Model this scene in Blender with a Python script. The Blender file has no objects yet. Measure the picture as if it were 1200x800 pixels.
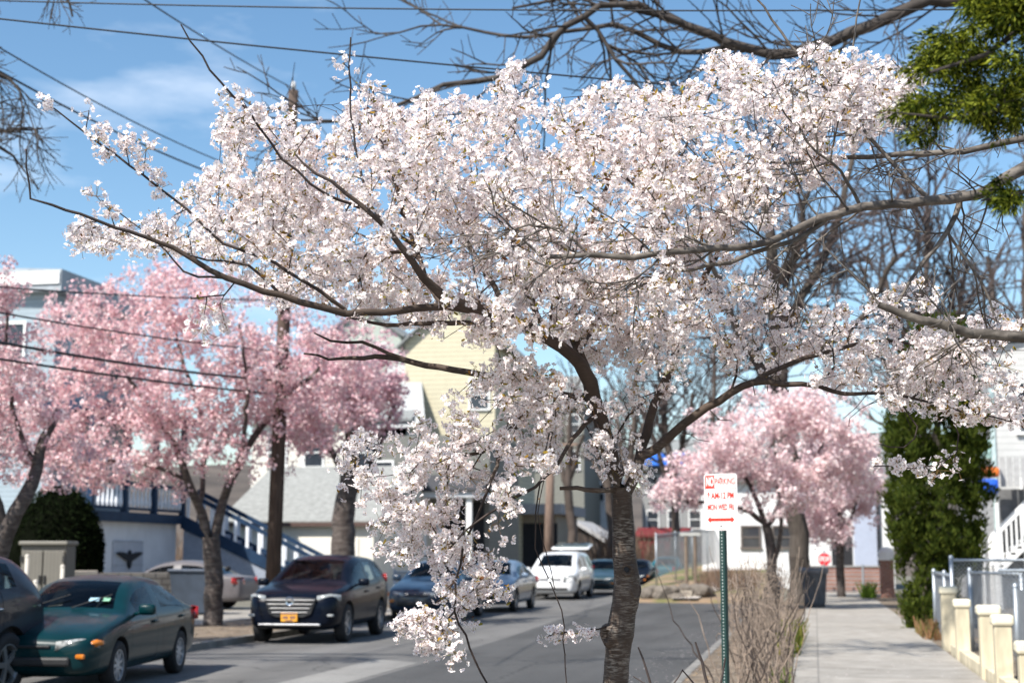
import bpy, bmesh, math, random
import numpy as np
from mathutils import Vector, Matrix, Quaternion

R = math.radians
rng = np.random.default_rng(7)
random.seed(7)
scene = bpy.context.scene
COL = scene.collection

# ------------------------------------------------------------------ camera
F = 1750.0; YAW = R(11.36); PITCH = R(8.07); EYE = 1.67
cam_d = bpy.data.cameras.new("camera")
cam = bpy.data.objects.new("camera", cam_d); COL.objects.link(cam)
cam.location = (0, 0, EYE)
cam.rotation_euler = (R(90) + PITCH, 0, YAW)
cam_d.sensor_width = 36.0
cam_d.lens = 36.0 * F / 1200.0
cam_d.clip_start = 0.05; cam_d.clip_end = 4000
cam_d.dof.use_dof = True
cam_d.dof.focus_distance = 7.2
cam_d.dof.aperture_fstop = 3.0
scene.camera = cam

# ------------------------------------------------------------------ sky and sun
SUN_EL = R(49); SUN_DIR = Vector((-0.5, -0.866, 0)).normalized()
world = bpy.data.worlds.new("World"); scene.world = world
world.use_nodes = True
wn = world.node_tree; wn.nodes.clear()
wo = wn.nodes.new("ShaderNodeOutputWorld"); bg = wn.nodes.new("ShaderNodeBackground")
sky = wn.nodes.new("ShaderNodeTexSky"); sky.sky_type = 'NISHITA'; sky.sun_disc = False
sky.sun_elevation = SUN_EL
sky.sun_rotation = math.atan2(SUN_DIR.x, SUN_DIR.y)
sky.air_density = 1.0; sky.dust_density = 0.6; sky.ozone_density = 1.0; sky.altitude = 50
tcw = wn.nodes.new("ShaderNodeTexCoord"); mpw = wn.nodes.new("ShaderNodeMapping")
mpw.inputs['Scale'].default_value = (1.6, 1.6, 6.0)
nzw = wn.nodes.new("ShaderNodeTexNoise"); nzw.inputs['Scale'].default_value = 2.2; nzw.inputs['Detail'].default_value = 7
nzw.inputs['Roughness'].default_value = .62
rpw = wn.nodes.new("ShaderNodeValToRGB"); rpw.color_ramp.elements[0].position = .52; rpw.color_ramp.elements[1].position = .82
rpw.color_ramp.elements[1].color = (.55, .55, .55, 1)
mxw = wn.nodes.new("ShaderNodeMix"); mxw.data_type = 'RGBA'
mxw.inputs[7].default_value = (7.5, 8.0, 8.8, 1)
wn.links.new(tcw.outputs['Generated'], mpw.inputs['Vector']); wn.links.new(mpw.outputs[0], nzw.inputs['Vector'])
wn.links.new(nzw.outputs['Fac'], rpw.inputs['Fac']); wn.links.new(rpw.outputs['Color'], mxw.inputs[0])
hsv = wn.nodes.new('ShaderNodeHueSaturation'); hsv.inputs['Saturation'].default_value = 1.17
hsv.inputs['Hue'].default_value = .495
wn.links.new(sky.outputs[0], hsv.inputs['Color']); wn.links.new(hsv.outputs[0], mxw.inputs[6]); wn.links.new(mxw.outputs[2], bg.inputs['Color'])
bg.inputs['Strength'].default_value = 0.108
wn.links.new(bg.outputs[0], wo.inputs['Surface'])
sd = bpy.data.lights.new("sun", 'SUN'); sd.energy = 5.0; sd.angle = R(.53); sd.color = (1, .955, .88)
sun = bpy.data.objects.new("sun", sd); COL.objects.link(sun)
to_sun = Vector((SUN_DIR.x * math.cos(SUN_EL), SUN_DIR.y * math.cos(SUN_EL), math.sin(SUN_EL)))
sun.rotation_euler = to_sun.to_track_quat('Z', 'Y').to_euler()
vs = scene.view_settings
vs.view_transform = 'Standard'; vs.look = 'None'; vs.exposure = 0.72; vs.gamma = 1.0; vs.use_curve_mapping = False
scene.cycles.max_bounces = 8; scene.cycles.transparent_max_bounces = 16
scene.cycles.use_denoising = True
scene.cycles.sample_clamp_indirect = 8

# ------------------------------------------------------------------ pixel helpers (1200x800 photo pixels + a real distance)
_hd = np.array([-math.sin(YAW), math.cos(YAW), 0]); _rt = np.array([math.cos(YAW), math.sin(YAW), 0]); _up = np.array([0, 0, 1.])
_fw = _hd * math.cos(PITCH) + _up * math.sin(PITCH); _uu = _up * math.cos(PITCH) - _hd * math.sin(PITCH)
_C = np.array([0, 0, EYE])
def ray(x, y): return _fw + _rt * (x - 600) / F - _uu * (y - 400) / F
def at(x, y, d): return _C + ray(x, y) * d
def gp(x, y, z=0.0):
    r = ray(x, y); return _C + r * ((z - EYE) / r[2])
def atX(x, y, X):            # the point on that line of sight at a given X
    r = ray(x, y); return _C + r * (X / r[0])
def atY(x, y, Y):
    r = ray(x, y); return _C + r * (Y / r[1])

# ------------------------------------------------------------------ materials
MATS = {}
def M(name, col, rough=.6, var=.12, scale=6, bump=0., metal=0., coat=0., spec=.4, stretch=(1, 1, 1), detail=5, bdist=.02):
    if name in MATS: return MATS[name]
    m = bpy.data.materials.new(name); m.use_nodes = True; nt = m.node_tree; b = nt.nodes['Principled BSDF']
    b.inputs['Roughness'].default_value = rough; b.inputs['Metallic'].default_value = metal
    b.inputs['Specular IOR Level'].default_value = spec; b.inputs['Coat Weight'].default_value = coat
    b.inputs['Coat Roughness'].default_value = .04
    tc = nt.nodes.new("ShaderNodeTexCoord"); mp = nt.nodes.new("ShaderNodeMapping"); mp.inputs['Scale'].default_value = stretch
    nz = nt.nodes.new("ShaderNodeTexNoise"); nz.inputs['Scale'].default_value = scale; nz.inputs['Detail'].default_value = detail
    nt.links.new(tc.outputs['Object'], mp.inputs[0]); nt.links.new(mp.outputs[0], nz.inputs['Vector'])
    rp = nt.nodes.new("ShaderNodeValToRGB")
    rp.color_ramp.elements[0].position = .3; rp.color_ramp.elements[1].position = .7
    rp.color_ramp.elements[0].color = tuple(max(0, c * (1 - var)) for c in col) + (1,)
    rp.color_ramp.elements[1].color = tuple(min(1, c * (1 + var)) for c in col) + (1,)
    nt.links.new(nz.outputs['Fac'], rp.inputs['Fac']); nt.links.new(rp.outputs[0], b.inputs['Base Color'])
    if bump:
        bp = nt.nodes.new("ShaderNodeBump"); bp.inputs['Strength'].default_value = bump; bp.inputs['Distance'].default_value = bdist
        nt.links.new(nz.outputs['Fac'], bp.inputs['Height']); nt.links.new(bp.outputs[0], b.inputs['Normal'])
    MATS[name] = m
    return m

def leafy(name, cols, trans=.35, rough=.6, tcol=None):
    """thin petals and leaves: diffuse + translucent, a different tint for every petal"""
    m = bpy.data.materials.new(name); m.use_nodes = True; nt = m.node_tree; nt.nodes.clear()
    o = nt.nodes.new("ShaderNodeOutputMaterial"); g = nt.nodes.new("ShaderNodeNewGeometry")
    rp = nt.nodes.new("ShaderNodeValToRGB"); cr = rp.color_ramp
    cr.elements[0].color = tuple(cols[0]) + (1,); cr.elements[1].color = tuple(cols[-1]) + (1,)
    for k, c in enumerate(cols[1:-1]):
        e = cr.elements.new((k + 1) / (len(cols) - 1)); e.color = tuple(c) + (1,)
    nt.links.new(g.outputs['Random Per Island'], rp.inputs['Fac'])
    d = nt.nodes.new("ShaderNodeBsdfDiffuse"); t = nt.nodes.new("ShaderNodeBsdfTranslucent"); mx = nt.nodes.new("ShaderNodeMixShader")
    mx.inputs[0].default_value = trans
    nt.links.new(rp.outputs[0], d.inputs['Color'])
    if tcol:
        mc = nt.nodes.new("ShaderNodeMix"); mc.data_type = 'RGBA'; mc.blend_type = 'MULTIPLY'; mc.inputs[0].default_value = 1
        mc.inputs[7].default_value = tuple(tcol) + (1,); nt.links.new(rp.outputs[0], mc.inputs[6]); nt.links.new(mc.outputs[2], t.inputs['Color'])
    else: nt.links.new(rp.outputs[0], t.inputs['Color'])
    nt.links.new(d.outputs[0], mx.inputs[1]); nt.links.new(t.outputs[0], mx.inputs[2]); nt.links.new(mx.outputs[0], o.inputs['Surface'])
    MATS[name] = m
    return m

def lined(name, col, pitch, axis='Z', dark=.55, width=.12, rough=.6, var=.06, scale=3, bump=.5):
    """boards or clapboards: a groove every `pitch` metres"""
    m = M(name, col, rough, var, scale); nt = m.node_tree; b = nt.nodes['Principled BSDF']
    src = b.inputs['Base Color'].links[0].from_socket
    tc = nt.nodes.new("ShaderNodeTexCoord"); sp = nt.nodes.new("ShaderNodeSeparateXYZ")
    nt.links.new(tc.outputs['Object'], sp.inputs[0])
    d = nt.nodes.new("ShaderNodeMath"); d.operation = 'DIVIDE'; d.inputs[1].default_value = pitch; nt.links.new(sp.outputs[axis], d.inputs[0])
    f = nt.nodes.new("ShaderNodeMath"); f.operation = 'FRACT'; nt.links.new(d.outputs[0], f.inputs[0])
    l = nt.nodes.new("ShaderNodeMath"); l.operation = 'LESS_THAN'; l.inputs[1].default_value = width; nt.links.new(f.outputs[0], l.inputs[0])
    mx = nt.nodes.new("ShaderNodeMix"); mx.data_type = 'RGBA'
    nt.links.new(l.outputs[0], mx.inputs[0]); nt.links.new(src, mx.inputs[6]); mx.inputs[7].default_value = tuple(c * dark for c in col) + (1,)
    nt.links.new(mx.outputs[2], b.inputs['Base Color'])
    bp = nt.nodes.new("ShaderNodeBump"); bp.inputs['Strength'].default_value = bump; bp.inputs['Distance'].default_value = .02
    nt.links.new(f.outputs[0], bp.inputs['Height']); nt.links.new(bp.outputs[0], b.inputs['Normal'])
    return m

def bricky(name, c1, c2, mortar, bw, bh, ms=.012, rough=.8, plane='XZ', offset=.5, bump=.3):
    m = bpy.data.materials.new(name); m.use_nodes = True; nt = m.node_tree; b = nt.nodes['Principled BSDF']
    b.inputs['Roughness'].default_value = rough
    tc = nt.nodes.new("ShaderNodeTexCoord"); sp = nt.nodes.new("ShaderNodeSeparateXYZ"); cb = nt.nodes.new("ShaderNodeCombineXYZ")
    nt.links.new(tc.outputs['Object'], sp.inputs[0])
    nt.links.new(sp.outputs[plane[0]], cb.inputs[0]); nt.links.new(sp.outputs[plane[1]], cb.inputs[1])
    br = nt.nodes.new("ShaderNodeTexBrick"); br.offset = offset
    br.inputs['Color1'].default_value = tuple(c1) + (1,); br.inputs['Color2'].default_value = tuple(c2) + (1,); br.inputs['Mortar'].default_value = tuple(mortar) + (1,)
    br.inputs['Scale'].default_value = 1; br.inputs['Mortar Size'].default_value = ms; br.inputs['Brick Width'].default_value = bw; br.inputs['Row Height'].default_value = bh
    nt.links.new(cb.outputs[0], br.inputs['Vector'])
    nz = nt.nodes.new("ShaderNodeTexNoise"); nz.inputs['Scale'].default_value = 2.3; nz.inputs['Detail'].default_value = 8; nz.inputs['Roughness'].default_value = .7
    nt.links.new(tc.outputs['Object'], nz.inputs['Vector'])
    rp = nt.nodes.new("ShaderNodeValToRGB"); rp.color_ramp.elements[0].position = .3; rp.color_ramp.elements[1].position = .7
    rp.color_ramp.elements[0].color = (.62, .60, .57, 1); rp.color_ramp.elements[1].color = (1, 1, 1, 1)
    nt.links.new(nz.outputs['Fac'], rp.inputs['Fac'])
    mx = nt.nodes.new("ShaderNodeMix"); mx.data_type = 'RGBA'; mx.blend_type = 'MULTIPLY'; mx.inputs[0].default_value = 1
    nt.links.new(br.outputs['Color'], mx.inputs[6]); nt.links.new(rp.outputs[0], mx.inputs[7]); nt.links.new(mx.outputs[2], b.inputs['Base Color'])
    bp = nt.nodes.new("ShaderNodeBump"); bp.invert = True; bp.inputs['Strength'].default_value = bump; bp.inputs['Distance'].default_value = .01
    nt.links.new(br.outputs['Fac'], bp.inputs['Height']); nt.links.new(bp.outputs[0], b.inputs['Normal'])
    MATS[name] = m
    return m

def asphalt(name, col, crack=.5):
    m = bpy.data.materials.new(name); m.use_nodes = True; nt = m.node_tree; b = nt.nodes['Principled BSDF']
    b.inputs['Roughness'].default_value = .85; b.inputs['Specular IOR Level'].default_value = .3
    tc = nt.nodes.new("ShaderNodeTexCoord")
    def noise(sc, det, stretch=(1, 1, 1)):
        mp = nt.nodes.new("ShaderNodeMapping"); mp.inputs['Scale'].default_value = stretch; nt.links.new(tc.outputs['Object'], mp.inputs[0])
        n = nt.nodes.new("ShaderNodeTexNoise"); n.inputs['Scale'].default_value = sc; n.inputs['Detail'].default_value = det; nt.links.new(mp.outputs[0], n.inputs['Vector']); return n
    def ramp(n, p0, c0, p1, c1):
        r = nt.nodes.new("ShaderNodeValToRGB"); r.color_ramp.elements[0].position = p0; r.color_ramp.elements[1].position = p1
        r.color_ramp.elements[0].color = (c0, c0, c0, 1); r.color_ramp.elements[1].color = (c1, c1, c1, 1); nt.links.new(n, r.inputs['Fac']); return r
    def mul(a, c):
        x = nt.nodes.new("ShaderNodeMix"); x.data_type = 'RGBA'; x.blend_type = 'MULTIPLY'; x.inputs[0].default_value = 1
        nt.links.new(a, x.inputs[6]); nt.links.new(c, x.inputs[7]); return x.outputs[2]
    rgb = nt.nodes.new("ShaderNodeRGB"); rgb.outputs[0].default_value = tuple(col) + (1,)
    big = ramp(noise(.45, 6, (2.2, .5, 1)).outputs['Fac'], .3, .72, .7, 1.18)
    fine = ramp(noise(90, 3).outputs['Fac'], .25, .6, .75, 1.35)
    vo = nt.nodes.new("ShaderNodeTexVoronoi"); vo.feature = 'DISTANCE_TO_EDGE'; vo.inputs['Scale'].default_value = .55
    wz = noise(1.5, 6); ad = nt.nodes.new("ShaderNodeMix"); ad.data_type = 'RGBA'; ad.inputs[0].default_value = .35
    nt.links.new(tc.outputs['Object'], ad.inputs[6]); nt.links.new(wz.outputs['Color'], ad.inputs[7]); nt.links.new(ad.outputs[2], vo.inputs['Vector'])
    cr = ramp(vo.outputs['Distance'], .0, 1 - crack, .012, 1.0)
    c = mul(mul(mul(rgb.outputs[0], big.outputs[0]), fine.outputs[0]), cr.outputs[0])
    nt.links.new(c, b.inputs['Base Color'])
    bp = nt.nodes.new("ShaderNodeBump"); bp.inputs['Strength'].default_value = .25; bp.inputs['Distance'].default_value = .01
    nt.links.new(fine.outputs[0], bp.inputs['Height']); nt.links.new(bp.outputs[0], b.inputs['Normal'])
    MATS[name] = m
    return m

# ------------------------------------------------------------------ object helpers
ORI = {}
def thing(name, label, cat, loc=(0, 0, 0), rotz=0., group=None, world_coords=True):
    o = bpy.data.objects.new(name, None); COL.objects.link(o); o.location = Vector(loc); o.rotation_euler = (0, 0, rotz)
    o.empty_display_size = .2
    o['label'] = label; o['category'] = cat
    if group: o['group'] = group
    ORI[o.name] = np.array(loc, float) if world_coords else np.zeros(3)
    return o
def tag(o, label, cat, group=None):
    o['label'] = label; o['category'] = cat
    if group: o['group'] = group
    return o

def link_mesh(name, me, mat, parent=None):
    o = bpy.data.objects.new(name, me); COL.objects.link(o)
    if mat is not None and not me.materials: me.materials.append(mat)
    if parent is not None:
        o.parent = parent; ORI[o.name] = ORI.get(parent.name, np.zeros(3))
    return o

class MB:
    def __init__(s): s.v = []; s.f = []
    def add(s, vs_, fs):
        n = len(s.v); s.v.extend([tuple(map(float, p)) for p in vs_]); s.f.extend([tuple(i + n for i in f) for f in fs]); return s
    def box(s, c, size, rz=0., mat=None, bev=0.):
        sx, sy, sz = [a / 2 for a in size]
        pts = []
        if bev > 0:
            bm = bmesh.new(); bmesh.ops.create_cube(bm, size=1); bmesh.ops.scale(bm, vec=size, verts=bm.verts)
            bmesh.ops.bevel(bm, geom=bm.edges[:], offset=bev, segments=2, affect='EDGES', profile=.5)
            bm.verts.index_update(); vv = [Vector(v.co) for v in bm.verts]; ff = [[v.index for v in f.verts] for f in bm.faces]; bm.free()
        else:
            vv = [Vector((x, y, z)) for x in (-sx, sx) for y in (-sy, sy) for z in (-sz, sz)]
            ff = [(0, 1, 3, 2), (4, 6, 7, 5), (0, 4, 5, 1), (2, 3, 7, 6), (0, 2, 6, 4), (1, 5, 7, 3)]
        if mat is not None: vv = [mat @ v for v in vv]
        elif rz:
            q = Matrix.Rotation(rz, 3, 'Z'); vv = [q @ v for v in vv]
        cc = Vector(c)
        return s.add([v + cc for v in vv], ff)
    def tube(s, pts, rad, n=8, cap=True):
        pts = [Vector(p) for p in pts]; m = len(pts)
        if not hasattr(rad, '__len__'): rad = [rad] * m
        ref = None; rings = []
        for i, p in enumerate(pts):
            t = (pts[min(i + 1, m - 1)] - pts[max(i - 1, 0)]).normalized()
            if ref is None:
                ref = Vector((1, 0, 0)) if abs(t.x) < .8 else Vector((0, 1, 0))
            a = (ref - t * ref.dot(t)).normalized(); ref = a; b = t.cross(a)
            rings.append([p + (a * math.cos(k * 2 * math.pi / n) + b * math.sin(k * 2 * math.pi / n)) * rad[i] for k in range(n)])
        vv = [v for r_ in rings for v in r_]; ff = []
        for i in range(m - 1):
            for k in range(n):
                k2 = (k + 1) % n; ff.append((i * n + k, i * n + k2, (i + 1) * n + k2, (i + 1) * n + k))
        if cap: ff.append(tuple(range(n))[::-1]); ff.append(tuple((m - 1) * n + k for k in range(n)))
        return s.add(vv, ff)
    def lathe(s, prof, c, axis='Z', n=24):
        vv = []; ff = []; m = len(prof)
        for k in range(n):
            a = 2 * math.pi * k / n; ca, sa = math.cos(a), math.sin(a)
            for r_, h in prof:
                p = {'Z': (r_ * ca, r_ * sa, h), 'Y': (r_ * ca, h, r_ * sa), 'X': (h, r_ * ca, r_ * sa)}[axis]
                vv.append((p[0] + c[0], p[1] + c[1], p[2] + c[2]))
        for k in range(n):
            k2 = (k + 1) % n
            for j in range(m - 1): ff.append((k * m + j, k2 * m + j, k2 * m + j + 1, k * m + j + 1))
        return s.add(vv, ff)
    def prism(s, poly, d):           # closed polygon (3D points) pushed along vector d
        n = len(poly); a = [Vector(p) for p in poly]; d = Vector(d)
        return s.add(a + [p + d for p in a], [tuple(range(n))[::-1], tuple(range(n, 2 * n))] + [(i, (i + 1) % n, n + (i + 1) % n, n + i) for i in range(n)])
    def quad(s, *p): return s.add(p, [tuple(range(len(p)))])
    def build(s, name, mat, parent=None, smooth=False, fix=True):
        v = np.array(s.v, float)
        if parent is not None: v = v - ORI.get(parent.name, np.zeros(3))
        me = bpy.data.meshes.new(name); me.from_pydata(v.tolist(), [], s.f)
        if fix:
            bm = bmesh.new(); bm.from_mesh(me); bmesh.ops.recalc_face_normals(bm, faces=bm.faces[:]); bm.to_mesh(me); bm.free()
        if smooth:
            me.polygons.foreach_set('use_smooth', [True] * len(me.polygons))
        me.update()
        return link_mesh(name, me, mat, parent)

def struct(mb, name, mat, smooth=False):
    o = mb.build(name, mat, None, smooth); o['kind'] = 'structure'; return o

def np_mesh(name, V, nper, mat, parent, smooth=False):
    """V: (faces*nper, 3) loose polygons of nper corners"""
    V = np.asarray(V, np.float32).reshape(-1, 3)
    if parent is not None: V = V - ORI.get(parent.name, np.zeros(3)).astype(np.float32)
    n = len(V); nf = n // nper
    me = bpy.data.meshes.new(name); me.vertices.add(n); me.vertices.foreach_set('co', V.ravel())
    me.loops.add(n); me.loops.foreach_set('vertex_index', np.arange(n, dtype=np.int32))
    me.polygons.add(nf); me.polygons.foreach_set('loop_start', np.arange(0, n, nper, dtype=np.int32))
    if smooth: me.polygons.foreach_set('use_smooth', np.ones(nf, bool))
    me.update(calc_edges=True); me.validate()
    return link_mesh(name, me, mat, parent)

def np_indexed(name, V, Q, mat, parent, smooth=True):
    V = np.asarray(V, np.float32)
    if parent is not None: V = V - ORI.get(parent.name, np.zeros(3)).astype(np.float32)
    me = bpy.data.meshes.new(name); me.vertices.add(len(V)); me.vertices.foreach_set('co', V.ravel())
    nf = len(Q); me.loops.add(nf * 4); me.loops.foreach_set('vertex_index', Q.astype(np.int32).ravel())
    me.polygons.add(nf); me.polygons.foreach_set('loop_start', np.arange(0, nf * 4, 4, dtype=np.int32))
    if smooth: me.polygons.foreach_set('use_smooth', np.ones(nf, bool))
    me.update(calc_edges=True)
    return link_mesh(name, me, mat, parent)

# ------------------------------------------------------------------ trees
def spline(P, seg):
    """Catmull-Rom through rows (x,y,z,r), a point about every seg metres"""
    P = np.asarray(P, float); out = []
    Q = np.vstack([2 * P[0] - P[1], P, 2 * P[-1] - P[-2]])
    for i in range(1, len(Q) - 2):
        n = max(1, int(round(np.linalg.norm(Q[i + 1, :3] - Q[i, :3]) / seg)))
        for k in range(n):
            t = k / n
            out.append(.5 * (2 * Q[i] + (Q[i + 1] - Q[i - 1]) * t + (2 * Q[i - 1] - 5 * Q[i] + 4 * Q[i + 1] - Q[i + 2]) * t * t + (3 * Q[i] - Q[i - 1] - 3 * Q[i + 1] + Q[i + 2]) * t ** 3))
    out.append(P[-1]); return np.array(out)

class Tree:
    def __init__(s): s.P = []; s.par = []; s.r = []; s.new = []; s.mask = []
    def limb(s, pts, seg=.12, wob=0.):
        S = spline(pts, seg)
        if wob: S[1:-1, :3] += rng.normal(0, wob, (len(S) - 2, 3))
        if s.P:
            D = np.linalg.norm(np.array(s.P) - S[0, :3], axis=1); p = int(D.argmin())
        else: p = -1
        for k, q in enumerate(S):
            s.P.append(q[:3]); s.par.append(p); s.r.append(max(q[3], 1e-4)); s.new.append(k == 0); p = len(s.P) - 1
    def grow(s, A, seg=.1, bow=.12, jit=.01, up=0., fwd=.55):
        A = np.asarray(A, float); P = np.array(s.P); n = len(A)
        TT = [np.array([0, 0, 1.])] * len(P)
        for i, q in enumerate(s.par):
            if q >= 0: v_ = P[i] - P[q]; TT[i] = v_ / max(np.linalg.norm(v_), 1e-9)
        def cost(Q, t_):      # branches prefer to leave forwards
            dv = A[:, None] - Q[None]; d = np.linalg.norm(dv, axis=2); c_ = np.einsum('ijk,jk->ij', dv, t_) / np.maximum(d, 1e-9)
            return d * (1 + fwd - fwd * c_)
        D = np.full(n, 1e9); I = np.zeros(n, int)
        for c in range(0, len(P), 400):
            d = cost(P[c:c + 400], np.array(TT[c:c + 400])); m = d.min(1); k = d.argmin(1) + c
            w = m < D; D[w] = m[w]; I[w] = k[w]
        act = np.ones(n, bool); tips = np.zeros(n, int)
        for _ in range(n):
            i = int(np.where(act, D, 1e9).argmin()); act[i] = False
            p = I[i]; a = s.P[p]; b = A[i]; L = np.linalg.norm(b - a); k = max(1, int(round(L / seg)))
            bv = rng.normal(0, 1, 3) * L * bow; bv[2] -= L * up
            first = True; base = len(s.P)
            for t in np.linspace(0, 1, k + 1)[1:]:
                q = a + (b - a) * t + bv * math.sin(math.pi * t) + (rng.normal(0, jit, 3) if t < 1 else 0)
                s.P.append(q); s.par.append(p); s.r.append(np.nan); s.new.append(first); first = False; p = len(s.P) - 1
            tips[i] = p
            N = np.array(s.P[base:]); pv = N - np.vstack([a[None], N[:-1]]); pv /= np.maximum(np.linalg.norm(pv, axis=1, keepdims=True), 1e-9); d = cost(N, pv); m = d.min(1); kk = d.argmin(1) + base
            w = (m < D) & act; D[w] = m[w]; I[w] = kk[w]
        return tips
    def sprout(s, src, L, lev, ang=(30, 62), up=.02, seg=.15, wig=.10, every=.22, ratio=.55, first=.15):
        """side shoots that leave forwards at an angle, run nearly straight, taper and fork again"""
        jobs = []
        for i in src:
            if s.par[i] < 0: continue
            t = s.P[i] - s.P[s.par[i]]; jobs.append((i, t / max(np.linalg.norm(t), 1e-9), L * rng.uniform(.55, 1.25), lev))
        while jobs:
            i, t, l, lv = jobs.pop()
            ax = np.cross(t, rng.normal(0, 1, 3)); ax /= max(np.linalg.norm(ax), 1e-9); a = R(rng.uniform(*ang))
            d = t * math.cos(a) + ax * math.sin(a); n = max(2, int(l / seg)); p = i; q = np.array(s.P[i]); nxt = l * first; acc = 0.
            for k in range(n):
                d = d + rng.normal(0, wig, 3) + np.array([0, 0, up]); d /= np.linalg.norm(d); q = q + d * (l / n); acc += l / n
                s.P.append(q.copy()); s.par.append(p); s.r.append(np.nan); s.new.append(k == 0); p = len(s.P) - 1
                if lv > 1 and acc >= nxt and k < n - 1:
                    jobs.append((p, d.copy(), l * ratio * rng.uniform(.6, 1.2) * (1.15 - .6 * k / n), lv - 1)); nxt = acc + l * every * rng.uniform(.6, 1.4)
    def seen(s, x0, x1, y0, y1, i0=0):
        v = np.array(s.P) - _C; d = v @ _fw; X = 600 + F * (v @ _rt) / d; Y = 400 - F * (v @ _uu) / d
        k = np.where((d > .5) & (X > x0) & (X < x1) & (Y > y0) & (Y < y1))[0]; return k[k >= i0]
    def finish(s, tip=.002, ex=.42, rmax=.05):
        n = len(s.P); cnt = np.zeros(n); par = np.array(s.par); r = np.array(s.r)
        kids = np.zeros(n, int)
        for i in range(n):
            if par[i] >= 0: kids[par[i]] += 1
        for i in range(n - 1, -1, -1):
            if kids[i] == 0: cnt[i] += 1
            if par[i] >= 0: cnt[par[i]] += cnt[i]
        nanr = np.isnan(r); r[nanr] = np.minimum(tip * np.maximum(cnt[nanr], 1) ** ex, rmax)
        for i in range(n):
            if nanr[i] and par[i] >= 0: r[i] = min(r[i], r[par[i]] * (.8 if s.new[i] else .985))
        s.rad = np.maximum(r, tip * .8); s.pts = np.array(s.P); s.parent = par
    def mesh(s, name, mat, parent, sides=6, rmin=0., rmax=9., rough=0.):
        P, par, r = s.pts, s.parent, s.rad; n = len(P)
        T = np.zeros((n, 3)); ok = par >= 0
        e = np.zeros((n, 3)); e[ok] = P[ok] - P[par[ok]]
        e /= np.maximum(np.linalg.norm(e, axis=1, keepdims=True), 1e-9); T += e
        new = np.array(s.new)
        cont = ok & ~new; np.add.at(T, par[cont], e[cont])
        T[~ok] += np.array([0, 0, 1.]) * 1e-3
        T /= np.maximum(np.linalg.norm(T, axis=1, keepdims=True), 1e-9)
        idx = np.where(ok & (r >= rmin) & (r < rmax))[0]
        a = par[idx]; b = idx
        ra = np.where(new[b], np.minimum(r[b] * 1.15, r[a]), r[a]); rb = r[b]
        Ta = np.where(new[b][:, None], e[b], T[a])
        def ring(p, t, rad, seed):
            ref = np.tile(np.array([.31, .83, .13]), (len(p), 1)); u = np.cross(t, ref); u /= np.maximum(np.linalg.norm(u, axis=1, keepdims=True), 1e-6); w = np.cross(t, u)
            an = np.arange(sides) * 2 * math.pi / sides
            q = np.ones((len(p), sides))
            if rough: q = 1 + rough * np.sin(an[None] * 2 + seed[:, None] * 1.7) * np.cos(seed[:, None] * .9 + an[None] * 3)
            return p[:, None] + (u[:, None] * np.cos(an)[None, :, None] + w[:, None] * np.sin(an)[None, :, None]) * (rad[:, None] * q)[:, :, None]
        A = ring(P[a], Ta, ra, a.astype(float)); B = ring(P[b], T[b], rb, b.astype(float))
        V = np.concatenate([A, B], 1).reshape(-1, 3); m = len(idx)
        k = np.arange(sides); k2 = (k + 1) % sides
        q = np.stack([k, k2, k2 + sides, k + sides], 1)
        Q = (q[None] + (np.arange(m) * 2 * sides)[:, None, None]).reshape(-1, 4)
        return np_indexed(name, V, Q, mat, parent)

def frames(N):
    N = N / np.maximum(np.linalg.norm(N, axis=1, keepdims=True), 1e-9)
    ref = rng.normal(0, 1, N.shape); U = np.cross(N, ref); U /= np.maximum(np.linalg.norm(U, axis=1, keepdims=True), 1e-9)
    return N, U, np.cross(N, U)

def inside(poly, X, Y):
    poly = np.asarray(poly, float); r = np.zeros(len(X), bool); j = len(poly) - 1
    for i in range(len(poly)):
        xi, yi = poly[i]; xj, yj = poly[j]
        c = ((yi > Y) != (yj > Y)) & (X < (xj - xi) * (Y - yi) / (yj - yi + 1e-12) + xi); r ^= c; j = i
    return r
def in_poly(poly, n, d0, sd, lim):
    """n points seen inside the outline, spread in depth about d0"""
    poly = np.asarray(poly, float); lo, hi = poly.min(0), poly.max(0); out = []
    while len(out) < n:
        X = rng.uniform(lo[0], hi[0], n * 3); Y = rng.uniform(lo[1], hi[1], n * 3); k = inside(poly, X, Y)
        out += list(zip(X[k], Y[k]))
    out = np.array(out[:n]); d = d0 + np.clip(rng.normal(0, sd, n), -lim, lim)
    return np.array([at(x, y, dd) for (x, y), dd in zip(out, d)])
def thin(A, sc, thr, ph=0.):
    """leave gaps: drop the points that fall in the hollows of a lumpy field"""
    x, y, z = (np.asarray(A) / sc).T
    v = np.sin(x * 2.1 + ph) * np.cos(z * 2.6 + y * .7 + ph) + .6 * np.sin(z * 4.3 + x * 1.9 + ph * 2) * np.cos(y * 3.1 - x * 2.2) + .4 * np.sin(x * 6.1 - z * 5.2 + y)
    return np.asarray(A)[v > thr]
def poly_area(p):
    p = np.asarray(p, float); x, y = p[:, 0], p[:, 1]; return .5 * abs(np.dot(x, np.roll(y, 1)) - np.dot(y, np.roll(x, 1)))
def lobes(L, n, shell=.45):
    """points inside ellipsoids (px, py, distance, rx px, ry px, depth radius m)"""
    vol = np.array([l[3] * l[4] for l in L], float); cnt = np.maximum(1, (vol / vol.sum() * n).astype(int)); out = []
    for l, c in zip(L, cnt):
        u = rng.normal(0, 1, (c, 3)); u /= np.linalg.norm(u, axis=1, keepdims=True); u *= (rng.uniform(shell ** 3, 1, (c, 1))) ** (1 / 3)
        for q in u: out.append(at(l[0] + q[0] * l[3], l[1] + q[1] * l[4], l[2] + q[2] * l[5]))
    return np.array(out)
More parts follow.
